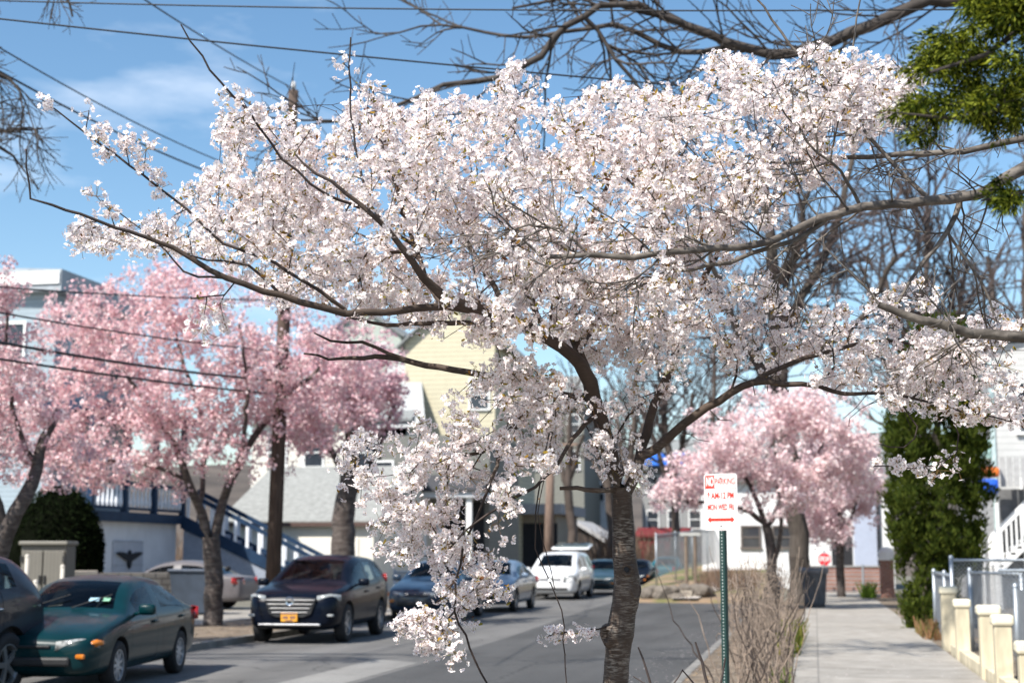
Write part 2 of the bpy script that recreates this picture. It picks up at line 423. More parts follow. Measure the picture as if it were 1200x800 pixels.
# ------------------------------------------------------------------ ground, road, pavements
ROAD = asphalt('worn_asphalt', (.135, .131, .126), .45)
PATCH = asphalt('newer_asphalt', (.072, .071, .07), .4)
OLDP = asphalt('pale_asphalt', (.22, .213, .2), .3)
CONC = bricky('pavement_concrete', (.37, .345, .31), (.32, .30, .27), (.25, .235, .215), 3.2, 1.55, .014, .85, 'XY', 0, .4)
KERB = M('kerb_stone', (.19, .18, .165), .9, .35, 3, .4)
DIRT = M('verge_dirt', (.16, .125, .09), .95, .4, 3, .6, detail=10)
GRASSM = M('lawn_ground', (.10, .13, .04), .95, .4, 2.5, .5, detail=9)
YARD = M('yard_ground', (.15, .14, .11), .95, .3, 1.2, .4, detail=9)

def sheet(name, pts, z, mat):
    m = MB(); m.quad(*[(x, y, z) for x, y in pts]); return struct(m, name, mat)
sheet('ground', [(-1500, -1500), (1500, -1500), (1500, 1500), (-1500, 1500)], -.03, YARD)
sheet('road', [(-10.6, -30), (-1.75, -30), (-1.75, 50.5), (-2.9, 51.6), (-6.8, 52.2), (-7.2, 110), (-10.6, 110)], 0, ROAD)
sheet('road_patch', [(-5.75, 6), (-1.85, 6), (-1.85, 50), (-2.8, 51.3), (-6.9, 51.9), (-6.7, 44), (-6.1, 30), (-5.95, 23.2), (-5.9, 19.1)], .004, PATCH)
sheet('pale_road_patch', [(-6.9, 16.5), (-6.02, 16.8), (-6.05, 22.8), (-6.9, 23.4)], .004, OLDP)
sheet('pavement', [(-.35, -10), (2.05, -10), (2.05, 64.5), (-.35, 64.5)], .09, CONC)
sheet('far_pavement', [(-15.8, -10), (-13.6, -10), (-13.6, 110), (-15.8, 110)], .09, CONC)
sheet('verge', [(-1.7, -10), (-.35, -10), (-.35, 52), (-1.7, 52)], .075, DIRT)
sheet('far_verge', [(-13.6, -10), (-10.75, -10), (-10.75, 110), (-13.6, 110)], .08, DIRT)
sheet('front_yard', [(2.05, -10), (60, -10), (60, 64), (2.05, 64)], .06, DIRT)
sheet('far_yard', [(-60, -10), (-15.8, -10), (-15.8, 110), (-60, 110)], .06, YARD)
drv = sheet('driveway', [(-26, 38), (-10.9, 38), (-10.9, 42.6), (-26, 42.6)], .095, CONC)
m = MB(); m.box((-1.74, 20, .02), (.14, 64, .13), bev=.02); struct(m, 'kerb', KERB)
m = MB(); m.box((-10.68, 12, .04), (.16, 52, .17), bev=.02); m.box((-10.68, 78, .04), (.16, 70, .17), bev=.02); struct(m, 'far_kerb', KERB)
# the ground behind the bend: a bank of lawn with a path
BANK = M('bank_grass', (.2, .15, .09), .95, .3, .5, .5, detail=8)
_e = [n_ for n_ in BANK.node_tree.nodes if n_.type == 'VALTORGB'][0].color_ramp.elements; _e[0].color = (.10, .12, .035, 1); _e[1].color = (.24, .17, .11, 1); _e[0].position = .42; _e[1].position = .56
m = MB()
m.add([(-6.7, 52.4, .1), (-1.9, 52.4, .1), (-1.9, 66, .75), (-6.9, 66, .6), (-1.9, 90, 1.3), (-7.2, 90, 1.1), (-6.7, 52.35, -.02), (-1.9, 52.35, -.02)], [(0, 1, 2, 3), (3, 2, 4, 5), (6, 7, 1, 0)])
struct(m, 'lawn_bank', BANK)
m = MB(); m.add([(-4.9, 52.3, .15), (-4.0, 52.3, .15), (-2.6, 66, .77), (-3.6, 66, .75)], [(0, 1, 2, 3)]); struct(m, 'garden_path', M('path_concrete', (.42, .38, .34), .9, .15, 3))
# distant wooded rise
HILLM = M('hill_brush', (.085, .068, .055), .95, .45, .12, 0, detail=10)
m = MB(); nx = 60; vv = []; ff = []
for j in range(5):
    for i in range(nx + 1):
        X = -260 + i * 9.; Y = [115, 140, 175, 220, 280][j]
        z = [0, 5.5, 11, 16, 19][j] * (.75 + .25 * math.sin(i * .37) + .12 * math.sin(i * 1.3 + j)) - .1
        vv.append((X, Y + 4 * math.sin(i * .7), z))
for j in range(4):
    for i in range(nx): a = j * (nx + 1) + i; ff.append((a, a + 1, a + nx + 2, a + nx + 1))
m.add(vv, ff); struct(m, 'hill', HILLM, True)
# dead leaves and small weeds lying on the verges
lv = []; rr = np.random.default_rng(3)
for k in range(5200):
    if k % 3: x, y = rr.uniform(-1.65, -.3), rr.uniform(7, 50)
    else: x, y = rr.uniform(-13.5, -10.8), rr.uniform(14, 50)
    s_ = rr.uniform(.012, .03); a = rr.uniform(0, 6.3); c, s2 = math.cos(a) * s_, math.sin(a) * s_; z = .092 + rr.uniform(0, .015); t = rr.uniform(-.012, .012)
    lv += [(x - c, y - s2, z), (x + s2 * .5, y - c * .5, z + t), (x + c, y + s2, z + .004), (x - s2 * .5, y + c * .5, z - t * .3)]
lo = np_mesh('fallen_leaves', lv, 4, leafy('dead_leaf', [(.2, .12, .06), (.30, .21, .12), (.12, .08, .05), (.35, .27, .2)], .1), None)
lo['kind'] = 'stuff'; tag(lo, 'small dead brown leaves scattered over the bare verges', 'leaves')

pt = []
for k in range(4200):
    u_ = k % 5
    if u_ == 0: x, y = rr.uniform(-.35, 2.0), 6 + 34 * rr.uniform(0, 1) ** 1.6
    elif u_ == 1: x, y = rr.uniform(-2.6, -1.8), rr.uniform(7, 45)
    elif u_ == 2: x, y = rr.uniform(-1.65, -.35), rr.uniform(7, 45)
    else: x, y = rr.normal(-12.2, 1.6), rr.uniform(18, 50)
    if -10.75 < x < -10.5: continue
    z = .006 if -10.6 < x < -1.81 else .098
    s_ = rr.uniform(.007, .014); a = rr.uniform(0, 6.3); c, s2 = math.cos(a) * s_, math.sin(a) * s_; t = rr.uniform(0, .006)
    pt += [(x - c, y - s2, z), (x + s2 * .8, y - c * .8, z + t), (x + c, y + s2, z + .002), (x - s2 * .8, y + c * .8, z + t * .5)]
lo = np_mesh('fallen_petals', pt, 4, leafy('fallen_petal', [(.75, .66, .66), (.8, .74, .72), (.7, .55, .56)], .2), None)
lo['kind'] = 'stuff'; tag(lo, 'pale fallen petals sprinkled on the kerbs and pavements', 'petals')

# ------------------------------------------------------------------ houses
GLASS = M('window_glass', (.03, .035, .045), .06, .2, 2, spec=.6)
WHITE = M('white_paint', (.74, .74, .73), .5, .05, 3)
TRIM = M('white_trim', (.78, .78, .77), .5, .04, 3)
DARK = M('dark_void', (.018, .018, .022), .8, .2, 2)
NAVY = M('navy_paint', (.012, .032, .07), .6, .2, 4, spec=.2)
def window(parent, c, w, h, face='-Y', frame=TRIM, mid=True, ft=.09):
    """a framed window set proud of a wall; face is the way it looks"""
    ax = {'-Y': (1, 0, 0, -1), '+X': (0, 1, 1, 0), '-X': (0, 1, -1, 0)}[face]
    u = Vector((ax[0], ax[1], 0)); n = Vector((ax[2], ax[3], 0)); C_ = Vector(c)
    def bx(mb, du, dz, su, sz, t, off):
        size = (su if ax[0] else t, su if ax[1] else t, sz); mb.box(C_ + u * du + Vector((0, 0, dz)) + n * off, size)
    f = MB()
    bx(f, -w / 2 - ft / 2, 0, ft, h + 2 * ft, .08, .04); bx(f, w / 2 + ft / 2, 0, ft, h + 2 * ft, .08, .04)
    bx(f, 0, h / 2 + ft / 2, w, ft, .08, .04); bx(f, 0, -h / 2 - ft / 2, w + 2 * ft + .08, ft, .13, .065)
    if mid: bx(f, 0, 0, w, .06, .05, .035)
    fo = f.build('window', frame, parent)
    g = MB(); bx(g, 0, 0, w, h, .02, .012); g.build('pane', GLASS, fo)
    return fo
def gable(mb, x0, x1, y0, y1, z0, zr, over=.35, axis='Y', th=.14):
    """two roof slabs; the ridge runs along `axis`"""
    if axis == 'Y':
        xm = (x0 + x1) / 2; k = (zr - z0) / (xm - x0)
        for s_, e in ((-1, x0 - over), (1, x1 + over)):
            ze = z0 - k * over
            mb.prism([(e, y0 - over, ze), (xm, y0 - over, zr), (xm, y0 - over, zr + th), (e, y0 - over, ze + th)], (0, y1 - y0 + 2 * over, 0))
    else:
        ym = (y0 + y1) / 2; k = (zr - z0) / (ym - y0)
        for e in (y0 - over, y1 + over):
            ze = z0 - k * over
            mb.prism([(x0 - over, e, ze), (x0 - over, ym, zr), (x0 - over, ym, zr + th), (x0 - over, e, ze + th)], (x1 - x0 + 2 * over, 0, 0))
SHING = M('grey_shingle', (.20, .21, .21), .9, .25, 9, .3, detail=8)
GSHING = M('pale_green_shingle', (.25, .253, .24), .9, .2, 5, .3, detail=9)

# --- blue-grey house with the raised navy porch, at the left
SID_B = lined('bluegrey_clapboard', (.33, .40, .45), .16, 'Z', .6)
c68 = at(68, 318, 50); hx = c68[0]; hy = c68[1]; hz = c68[2]
h = thing('porch_house', 'tall blue-grey house with white roof trim and a raised navy porch, far left', 'house', (hx, hy, 0))
mb = MB(); mb.box((hx - 6, hy + 3, hz / 2 - .2), (12, 6, hz - .4)); mb.build('wall', SID_B, h)
mb = MB(); mb.prism([(hx + .35, hy - .4, hz - .75), (hx - 6, hy - .4, hz - .45), (hx - 12.4, hy - .4, hz - .75), (hx - 12.4, hy - .4, hz - .35), (hx - 6, hy - .4, hz + .3), (hx + .35, hy - .4, hz)], (0, 6.8, 0))
rf = mb.build('roof', M('roof_metal', (.34, .37, .40), .6, .15, 4), h)
mb = MB(); mb.box((hx - 6, hy - .43, hz - .28), (12.6, .06, .42)); mb.build('fascia', TRIM, h)
for dx in (1.6, 5.2, 9):
    for z in (hz - 2.5, hz - 5.2): window(h, (hx - dx, hy, z), .95, 1.5)
for dy in (1.5, 4.2): window(h, (hx, hy + dy, hz - 2.6), .95, 1.5, '+X')
pxw = -22.6
y0 = atX(100, 640, pxw)[1]; y1 = atX(206, 640, pxw)[1]; dz = atX(160, 612, pxw)[2]
WHB = M('white_stucco', (.62, .63, .66), .7, .08, 1.5, .1)
mb = MB(); mb.box(((hx + pxw) / 2, (y0 + y1) / 2, dz / 2), (pxw - hx, y1 - y0, dz)); mb.build('porch_base', WHB, h)
mb = MB(); mb.box(((hx + pxw) / 2 + .1, (y0 + y1) / 2, dz + .16), (pxw - hx + .4, y1 - y0 + .3, .32)); mb.build('porch_deck', NAVY, h)
ys = [y0 - .1, (y0 * 2 + y1) / 3, (y0 + y1 * 2) / 3, y1 + .1]
for yy in ys[:]:
    mb = MB(); mb.box((pxw + .16, yy, dz + 1.9), (.2, .2, 3.2)); mb.build('porch_post', NAVY, h)
mb = MB(); mb.box((pxw + .16, (y0 + y1) / 2, dz + 1.28), (.12, y1 - y0 + .2, .12)); mb.box((pxw + .16, (y0 + y1) / 2, dz + .45), (.1, y1 - y0 + .2, .09)); mb.build('porch_rail', NAVY, h)
nb = 22; rails_ = [o_ for o_ in h.children if o_.name.startswith('porch_rail')][0]; BALW = M('baluster_white', (.66, .68, .72), .6)
for k in range(nb):
    yy = y0 + (k + .5) * (y1 - y0) / nb
    if not any(abs(yy - q) < .18 for q in ys):
        mb = MB(); mb.lathe([(.045, dz + .5), (.075, dz + .62), (.05, dz + .85), (.035, dz + 1.0), (.06, dz + 1.22)], (pxw + .16, yy, 0), n=6); mb.build('baluster', BALW, rails_)
mb = MB(); mb.box(((hx + pxw) / 2 + .2, (y0 + y1) / 2, dz + 3.65), (pxw - hx + .9, y1 - y0 + .7, .3)); mb.build('porch_roof', NAVY, h)
gy0 = atX(131, 650, pxw)[1]; gy1 = atX(166, 650, pxw)[1]; gz = atX(148, 634, pxw)[2]
mb = MB(); mb.box((pxw + .02, (gy0 + gy1) / 2, gz / 2 + .05), (.06, gy1 - gy0, gz - .1)); gd = mb.build('garage_door', M('garage_door_paint', (.40, .42, .47), .55, .06), h)
mb = MB()
for z in np.linspace(.5, gz, 5): mb.box((pxw + .056, (gy0 + gy1) / 2, z), (.012, gy1 - gy0, .03))
mb.build('panel_seam', M('seam_grey', (.3, .31, .34), .6), gd)
# spread-winged bird ornament over the door
ec = np.array([pxw + .08, (gy0 + gy1) / 2, gz - .55]); ew = (gy1 - gy0) * .44
half = [(0, -.30), (.10, -.22), (.14, -.08), (.4, -.03), (.72, .06), (1, .13), (.78, .17), (.5, .16), (.22, .12), (.10, .12), (.05, .2), (0, .22)]
pts = [(u, v) for u, v in half] + [(-u, v) for u, v in half[::-1][1:-1]]
mb = MB(); mb.prism([(ec[0], ec[1] + u * ew, ec[2] + v * 1.2) for u, v in pts], (.05, 0, 0)); mb.build('bird_ornament', DARK, h)
# stair to the street
st_y = y1 + .6; n = 13; sx0 = pxw + .3; run = 5.6
mb = MB()
for k in range(n):
    z = (dz + .3) * (1 - (k + 1) / (n + 1)); mb.box((sx0 + (k + .5) * run / n, st_y, z / 2), (run / n, 1.3, z))
mb.build('stair', M('stair_grey', (.25, .28, .34), .7), h)
for sgn in (-1, 1):
    yy = st_y + sgn * .72; mb = MB()
    a = Vector((sx0 - .1, yy, dz + .15)); b = Vector((sx0 + run, yy, .1)); 
    mb.prism([a + Vector((0, 0, -.28)), b + Vector((0, 0, -.05)), b + Vector((0, 0, .3)), a + Vector((0, 0, .22))], (0, .06, 0))
    mb.prism([a + Vector((0, 0, 1.0)), b + Vector((0, 0, 1.0)), b + Vector((0, 0, 1.16)), a + Vector((0, 0, 1.18))], (0, .1, 0))
    mb.box(b + Vector((0, .03, .5)), (.16, .16, 1.25)); sr_ = mb.build('stair_rail', NAVY, h)
    for k in range(12):
        p = a.lerp(b, (k + .6) / 12.5); mb = MB(); mb.box(p + Vector((0, .03, .6)), (.11, .04, .8)); mb.build('baluster', BALW, sr_)

# --- long low cream garage with a pale green roof
Yg = 58.0
def xz(px, py, Y): p = atY(px, py, Y); return p[0], p[2]
gx0, _ = xz(262, 640, Yg); gx1, ez = xz(438, 612, Yg); 
CREAM = M('cream_render', (.66, .62, .54), .7, .06, 1.2, .1)
h = thing('garage_building', 'low cream garage under a long pale green shingle roof, behind the black car', 'garage', ((gx0 + gx1) / 2, Yg, 0))
rz_ = atY(350, 550, Yg + 6)[2]
mb = MB(); mb.box(((gx0 + gx1) / 2, Yg + 6, ez / 2), (gx1 - gx0, 12, ez)); mb.prism([(gx0 + .02, Yg, ez), (gx0 + .02, Yg + 12, ez), (gx0 + .02, Yg + 6, rz_ - .1)], (gx1 - gx0 - .04, 0, 0)); mb.build('wall', CREAM, h)
mb = MB(); gable(mb, gx0, gx1, Yg, Yg + 12, ez + .05, rz_, .22, 'X', .12); rf = mb.build('roof', GSHING, h)
mb = MB(); mb.box(((gx0 + gx1) / 2, Yg - .27, ez - .06), (gx1 - gx0 + .5, .1, .16)); mb.build('gutter', M('brown_gutter', (.09, .055, .045), .5), rf)
cx = (gx0 + gx1) / 2
for dx in (-2.3, 1.1):
    mb = MB(); mb.box((cx + dx, Yg - .02, 1.15), (2.9, .05, 2.25)); mb.build('garage_door', M('cream_door', (.70, .67, .61), .6, .04), h)
# --- cream upper storeys behind it
Yc = 78.0; x0, zt = xz(296, 492, Yc); x1, _ = xz(476, 560, Yc)
h = thing('cream_house', 'cream two storey house standing behind the low garage roof', 'house', ((x0 + x1) / 2, Yc, 0))
mb = MB(); mb.box(((x0 + x1) / 2, Yc + 5, zt / 2), (x1 - x0, 10, zt)); mb.build('wall', lined('cream_clapboard', (.66, .63, .57), .2, 'Z', .75), h)
mb = MB(); gable(mb, x0, x1, Yc, Yc + 10, zt, zt + 3.0, .4, 'X'); mb.build('roof', SHING, h)
for px in (325, 368, 430):
    xx, zz = xz(px, 530, Yc); window(h, (xx, Yc, zz), 1.0, 1.5)
# --- yellow clapboard house
Yy = 80.0; x0, _ = xz(474, 500, Yy); x1, _ = xz(580, 500, Yy); zt = xz(530, 400, Yy)[1]; zr = xz(530, 352, Yy)[1]
YEL = lined('yellow_clapboard', (.56, .51, .37), .26, 'Z', .62, .14)
h = thing('yellow_house', 'yellow clapboard house with a grey gable roof seen through the blossom', 'house', ((x0 + x1) / 2, Yy, 0))
mb = MB(); mb.box(((x0 + x1) / 2, Yy + 6, zt / 2), (x1 - x0, 12, zt)); mb.prism([(x0, Yy + .01, zt), (x1, Yy + .01, zt), ((x0 + x1) / 2, Yy + .01, zr)], (0, 11.9, 0)); mb.build('wall', YEL, h)
mb = MB(); gable(mb, x0, x1, Yy, Yy + 12, zt, zr, .4, 'Y'); rf = mb.build('roof', SHING, h)
xx, zz = xz(562, 462, Yy); window(h, (xx, Yy, zz), 1.0, 1.6, frame=TRIM)
xx, zz = xz(530, 560, Yy); window(h, (xx, Yy, zz), 1.0, 1.6, frame=TRIM)
ax0, az = xz(432, 500, Yy - 2); ax1, _ = xz(494, 500, Yy - 2); _, at_ = xz(470, 425, Yy - 1)
mb = MB(); mb.box(((ax0 + ax1) / 2, Yy - .5, az / 2), (ax1 - ax0, 3, az)); mb.build('side_wing', M('wing_grey', (.42, .42, .40), .7), h)
mb = MB(); mb.prism([(ax0 - .3, Yy - 2.4, az - .1), (ax1 + .3, Yy - 2.4, az - .1), (ax1 - .9, Yy + .9, at_), (ax0 + .2, Yy + .9, at_)], (0, .1, .14)); mb.build('wing_roof', M('slate_grey', (.36, .37, .37), .85, .15, 6), h)
# --- house with the white-columned porch
Yp = 66.0; x0, z0 = xz(428, 600, Yp); x1, _ = xz(560, 600, Yp); _, zr = xz(470, 560, Yp); _, ze = xz(470, 583, Yp)
h = thing('porch_house', 'grey house with a dark columned porch below the yellow house', 'house', ((x0 + x1) / 2, Yp, 0))
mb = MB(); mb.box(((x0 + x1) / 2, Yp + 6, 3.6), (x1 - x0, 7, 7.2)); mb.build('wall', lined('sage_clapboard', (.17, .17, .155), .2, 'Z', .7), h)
mb = MB(); mb.prism([(x0 - .2, Yp - .3, ze), (x1 + .2, Yp - .3, ze), (x1 + .2, Yp - .3, ze + .25), (x0 - .2, Yp - .3, ze + .25)], (0, 3.2, 0)); mb.build('porch_fascia', M('pale_trim', (.58, .6, .62), .6), h)
mb = MB(); mb.prism([(x0 - .3, Yp - .45, ze + .26), (x1 + .3, Yp - .45, ze + .26), (x1 + .3, Yp - .45, ze + .36), (x0 - .3, Yp - .45, ze + .36)], (0, 3.3, .9)); mb.build('porch_roof', M('dark_shingle', (.05, .05, .055), .9, .2), h)
for px in (438, 478, 497, 516, 550):
    xx, _ = xz(px, 600, Yp); mb = MB(); mb.box((xx, Yp, ze / 2), (.24, .24, ze)); mb.build('porch_column', TRIM, h)
mb = MB(); mb.box(((x0 + x1) / 2, Yp + 2.47, ze / 2 + .2), (x1 - x0 - .5, .04, ze - .6)); mb.build('porch_screen_or_shade', DARK, h)  # near-black sheet paints the shade inside the porch
mb = MB(); mb.box(((x0 + x1) / 2, Yp - .02, .5), (x1 - x0, .12, 1.0)); mb.build('porch_wall', M('porch_grey', (.3, .3, .3), .8), h)
xx, zz = xz(448, 540, Yp + 2.5); window(h, (xx, Yp + 2.5, 5.2), 1.0, 1.5)
xx, zz = xz(530, 540, Yp + 2.5); window(h, (xx, Yp + 2.5, 5.2), 1.0, 1.5)
# --- little white garage between the tan trunk and the porch
x0, z0 = xz(436, 655, 63); x1, zt = xz(462, 616, 63)
h = thing('white_shed', 'small white gabled outbuilding beside the tan tree trunk', 'outbuilding', ((x0 + x1) / 2, 61.8, 0))
mb = MB(); mb.box(((x0 + x1) / 2, 63, zt / 2), (x1 - x0, 2.4, zt)); mb.prism([(x0, 61.81, zt), (x1, 61.81, zt), ((x0 + x1) / 2, 61.81, zt + .5)], (0, 2.3, 0)); mb.build('wall', WHITE, h)
mb = MB(); gable(mb, x0, x1, 61.8, 64.2, zt, zt + .55, .15, 'Y', .07); mb.build('roof', SHING, h)
mb = MB(); mb.box(((x0 + x1) / 2 + .1, 61.77, .98), (.75, .05, 1.8)); mb.build('door', DARK, h)
# --- tan low building with red doors
Yt = 88.0; x0, zt = xz(540, 603, Yt); x1, _ = xz(652, 600, Yt)
h = thing('low_house', 'low tan house with red-brown shutters and flat grey eaves, behind the white minivan', 'house', ((x0 + x1) / 2, Yt, 0))
mb = MB(); mb.box(((x0 + x1) / 2, Yt + 4, zt / 2), (x1 - x0, 8, zt)); mb.build('wall', M('tan_render', (.30, .26, .21), .8, .1, 2), h)
mb = MB(); mb.box(((x0 + x1) / 2, Yt + 3.6, zt + .3), (x1 - x0 + 1, 9.4, .6)); mb.build('roof', M('flat_roof_grey', (.32, .32, .34), .8), h)
for px in (596, 604):
    xx, _ = xz(px, 650, Yt); mb = MB(); mb.box((xx, Yt - .02, zt * .52), (.32, .06, zt * .62)); mb.build('shutter', M('redbrown_paint', (.22, .045, .03), .6), h)
xx, _ = xz(586, 650, Yt); window(h, (xx, Yt, zt * .55), .45, 1.6)
xx, _ = xz(630, 650, Yt); mb = MB(); mb.box((xx, Yt - .03, zt * .44), (2.4, .06, zt * .86)); mb.build('door', DARK, h)
# --- dark house with a pale gable edge
Yd = 108.0; x0, zt = xz(646, 632, Yd); x1, _ = xz(704, 632, Yd); zr = xz(670, 614, Yd)[1]
h = thing('dark_house', 'dark house with a pale gable edge above the minivan tailgate', 'house', ((x0 + x1) / 2, Yd, 0))
mb = MB(); mb.box(((x0 + x1) / 2, Yd + 4, zt / 2), (x1 - x0 - .4, 8, zt)); mb.prism([(x0, Yd + .01, zt), (x1, Yd + .01, zt), ((x0 + x1) / 2, Yd + .01, zr - .1)], (0, 7.9, 0)); mb.build('wall', M('brown_wall', (.05, .04, .035), .8), h)
mb = MB(); gable(mb, x0, x1, Yd, Yd + 8, zt, zr, .4, 'Y', .3); mb.build('roof', M('pale_roof_edge', (.38, .37, .37), .8), h)
for px in (658, 678): xx, _ = xz(px, 650, Yd); window(h, (xx, Yd, zt * .5), .8, 1.3, frame=M('brown_frame', (.12, .1, .09), .7))
# --- far houses on the rise
def far_house(px0, px1, ytop, yr, Y, colmat, label, ax='Y', roofm=SHING, base=0, wins=2, nm='far_house'):
    a, zt = xz(px0, ytop, Y); b, _ = xz(px1, ytop, Y); _, zr = xz((px0 + px1) / 2, yr, Y)
    h = thing(nm, label, 'house', ((a + b) / 2, Y, base)); 
    mb = MB(); mb.box(((a + b) / 2, Y + 4.5, (zt + base) / 2), (b - a, 9, zt - base))
    if ax == 'Y': mb.prism([(a, Y + .01, zt), (b, Y + .01, zt), ((a + b) / 2, Y + .01, zr)], (0, 8.9, 0))
    mb.build('wall', colmat, h)
    mb = MB(); gable(mb, a, b, Y, Y + 9, zt, zr, .35, ax, .18); mb.build('roof', roofm, h)
    for k in range(wins):
        for q in range(2):
            z = zt - 1.4 - 2.9 * q
            if z > base + .8: window(h, (a + (b - a) * (k + .5) / wins, Y, z), .9, 1.4)
    return h, a, b, zt
far_house(686, 716, 520, 500, 130, WHITE, 'narrow white gabled house far off, left of the foreground trunk', wins=1)
h, a, b, zt = far_house(752, 826, 548, 512, 125, M('far_grey', (.24, .24, .24), .8), 'grey house far off with a bright blue awning, between trunk and sign', ax='X', wins=3)
xx0, zz = xz(752, 545, 123); xx1, _ = xz(802, 545, 123); _, zz2 = xz(780, 530, 123)
mb = MB(); mb.prism([(xx0, 123, zz), (xx1, 123, zz), (xx1, 124.9, zz2), (xx0, 124.9, zz2)], (0, 0, .08)); mb.build('awning', M('blue_awning', (.03, .14, .55), .5), h)
far_house(588, 684, 478, 436, 118, M('far_olive', (.17, .17, .15), .8), 'grey-olive house beyond the bend, mostly hidden by the blossom and trunk', ax='X', wins=4)
far_house(600, 640, 525, 490, 150, M('far_beige', (.42, .38, .32), .8), 'beige gabled house on the rise behind the far utility pole', wins=2)
far_house(380, 470, 395, 362, 112, M('sage_wall', (.36, .40, .36), .8), 'sage green gable rising behind the dark pink tree', wins=2)
# --- white house facing down the pavement at the right
Yw = 74.0; x0, _ = xz(822, 600, Yw); x1, _ = xz(1046, 600, Yw); zt = xz(900, 560, Yw)[1]; zr = xz(900, 505, Yw)[1]
h = thing('corner_house', 'white rendered house across the end of the pavement, behind the pale pink tree', 'house', ((x0 + x1) / 2, Yw, 0))
mb = MB(); mb.box(((x0 + x1) / 2, Yw + 5, zt / 2), (x1 - x0, 10, zt)); mb.build('wall', M('white_render', (.70, .70, .70), .7, .06, 1), h)
mb = MB(); gable(mb, x0, x1, Yw, Yw + 10, zt, zr, .4, 'X'); mb.build('roof', SHING, h)
BRF = M('brown_frame', (.12, .1, .09), .7)
for px in (880, 917):
    xx, zz = xz(px, 629, Yw); window(h, (xx, Yw, zz), .8, .95, frame=BRF)
a, zt_ = xz(974, 626, Yw); b, _ = xz(998, 626, Yw); mb = MB(); mb.box(((a + b) / 2, Yw - .03, zt_ / 2), (b - a, .08, zt_)); mb.build('door', DARK, h)
a, zt_ = xz(999, 588, Yw); b, _ = xz(1029, 588, Yw); mb = MB(); mb.box(((a + b) / 2, Yw - .03, zt_ / 2), (b - a, .06, zt_)); mb.build('panel', M('bluegrey_panel', (.36, .40, .50), .6, .05), h)
a, zt_ = xz(1027, 560, Yw - .2); mb = MB(); mb.tube([(a, Yw - .2, .05), (a, Yw - .2, zt_)], .07, 8); mb.build('downpipe', DARK, h)
# --- white clapboard house at the right edge with an outside stair
Yr = 48.0; x0, _ = xz(1166, 600, Yr); zt = xz(1190, 402, Yr)[1]
SIDW = lined('white_clapboard', (.52, .52, .51), .2, 'Z', .68)
h = thing('clapboard_house', 'white clapboard house with an outside stair at the right edge', 'house', (x0 + 4, Yr, 0))
mb = MB(); mb.box((x0 + 5, Yr + 6, zt / 2), (10, 12, zt)); mb.build('wall', SIDW, h)
mb = MB(); gable(mb, x0, x0 + 10, Yr, Yr + 12, zt, zt + 1.4, .3, 'Y'); mb.build('roof', SHING, h)
for z in (zt - 2, zt - 5): window(h, (x0 + 1.3, Yr, z), .9, 1.5); window(h, (x0 + 4.2, Yr, z), .9, 1.5)
mb = MB(); mb.box((x0 + .03, Yr - .03, zt / 2), (.14, .1, zt)); mb.build('corner_board', M('teal_board', (.42, .52, .52), .6), h)
Ys = Yr - 2.0; A = atY(1166, 628, Ys); B = atY(1246, 548, Ys); 
mb = MB(); n = 11
for k in range(n):
    t = (k + .5) / n; z = (A[2] - .95) + (B[2] - A[2]) * t; mb.box((A[0] + (B[0] - A[0]) * t, Ys + .6, max(z, .1)), ((B[0] - A[0]) / n + .04, 1.2, .07))
mb.build('stair', TRIM, h)
for dy in (0, 1.2):
    mb = MB(); a = Vector((A[0], Ys + dy, A[2])); b = Vector((B[0], Ys + dy, B[2]))
    mb.prism([a + Vector((0, 0, -.06)), b + Vector((0, 0, -.06)), b + Vector((0, 0, .06)), a + Vector((0, 0, .06))], (0, .09, 0))
    mb.prism([a + Vector((0, 0, -1.2)), b + Vector((0, 0, -1.2)), b + Vector((0, 0, -.92)), a + Vector((0, 0, -.92))], (0, .05, 0))
    for k in range(14):
        p = a.lerp(b, (k + .3) / 14); mb.box(p + Vector((0, .04, -.5)), (.05, .05, .95))
    for k in (0, .5, 1):
        p = a.lerp(b, k); mb.box((p.x, p.y + .04, p.z / 2), (.12, .12, p.z))
    mb.build('stair_rail', TRIM, h)
mb = MB(); mb.box((B[0] + 1.2, Ys + .6, B[2] - .95), (2.6, 1.9, .12)); mb.build('landing', TRIM, h)
q0 = atY(1176, 570, Yr - 1.2); q1 = atY(1230, 535, Yr - 1.2)
mb = MB()
for k in range(9): mb.box((q0[0] + k * .2, Yr - 1.2, (q0[2] + q1[2]) / 2), (.15, .03, q1[2] - q0[2]))
mb.build('porch_screen_or_shade', M('weathered_white', (.36, .36, .36), .8), h)
q2 = atY(1168, 660, Yr - .5); mb = MB(); mb.box((q2[0] + 2.6, Yr - .5, (q0[2]) / 2), (5.0, .06, q0[2] - .1)); mb.build('under_porch_shade', M('under_porch_shade_grey', (.13, .13, .13), .9, .3, 3), h)  # dark grey sheet paints the shaded void under the stair
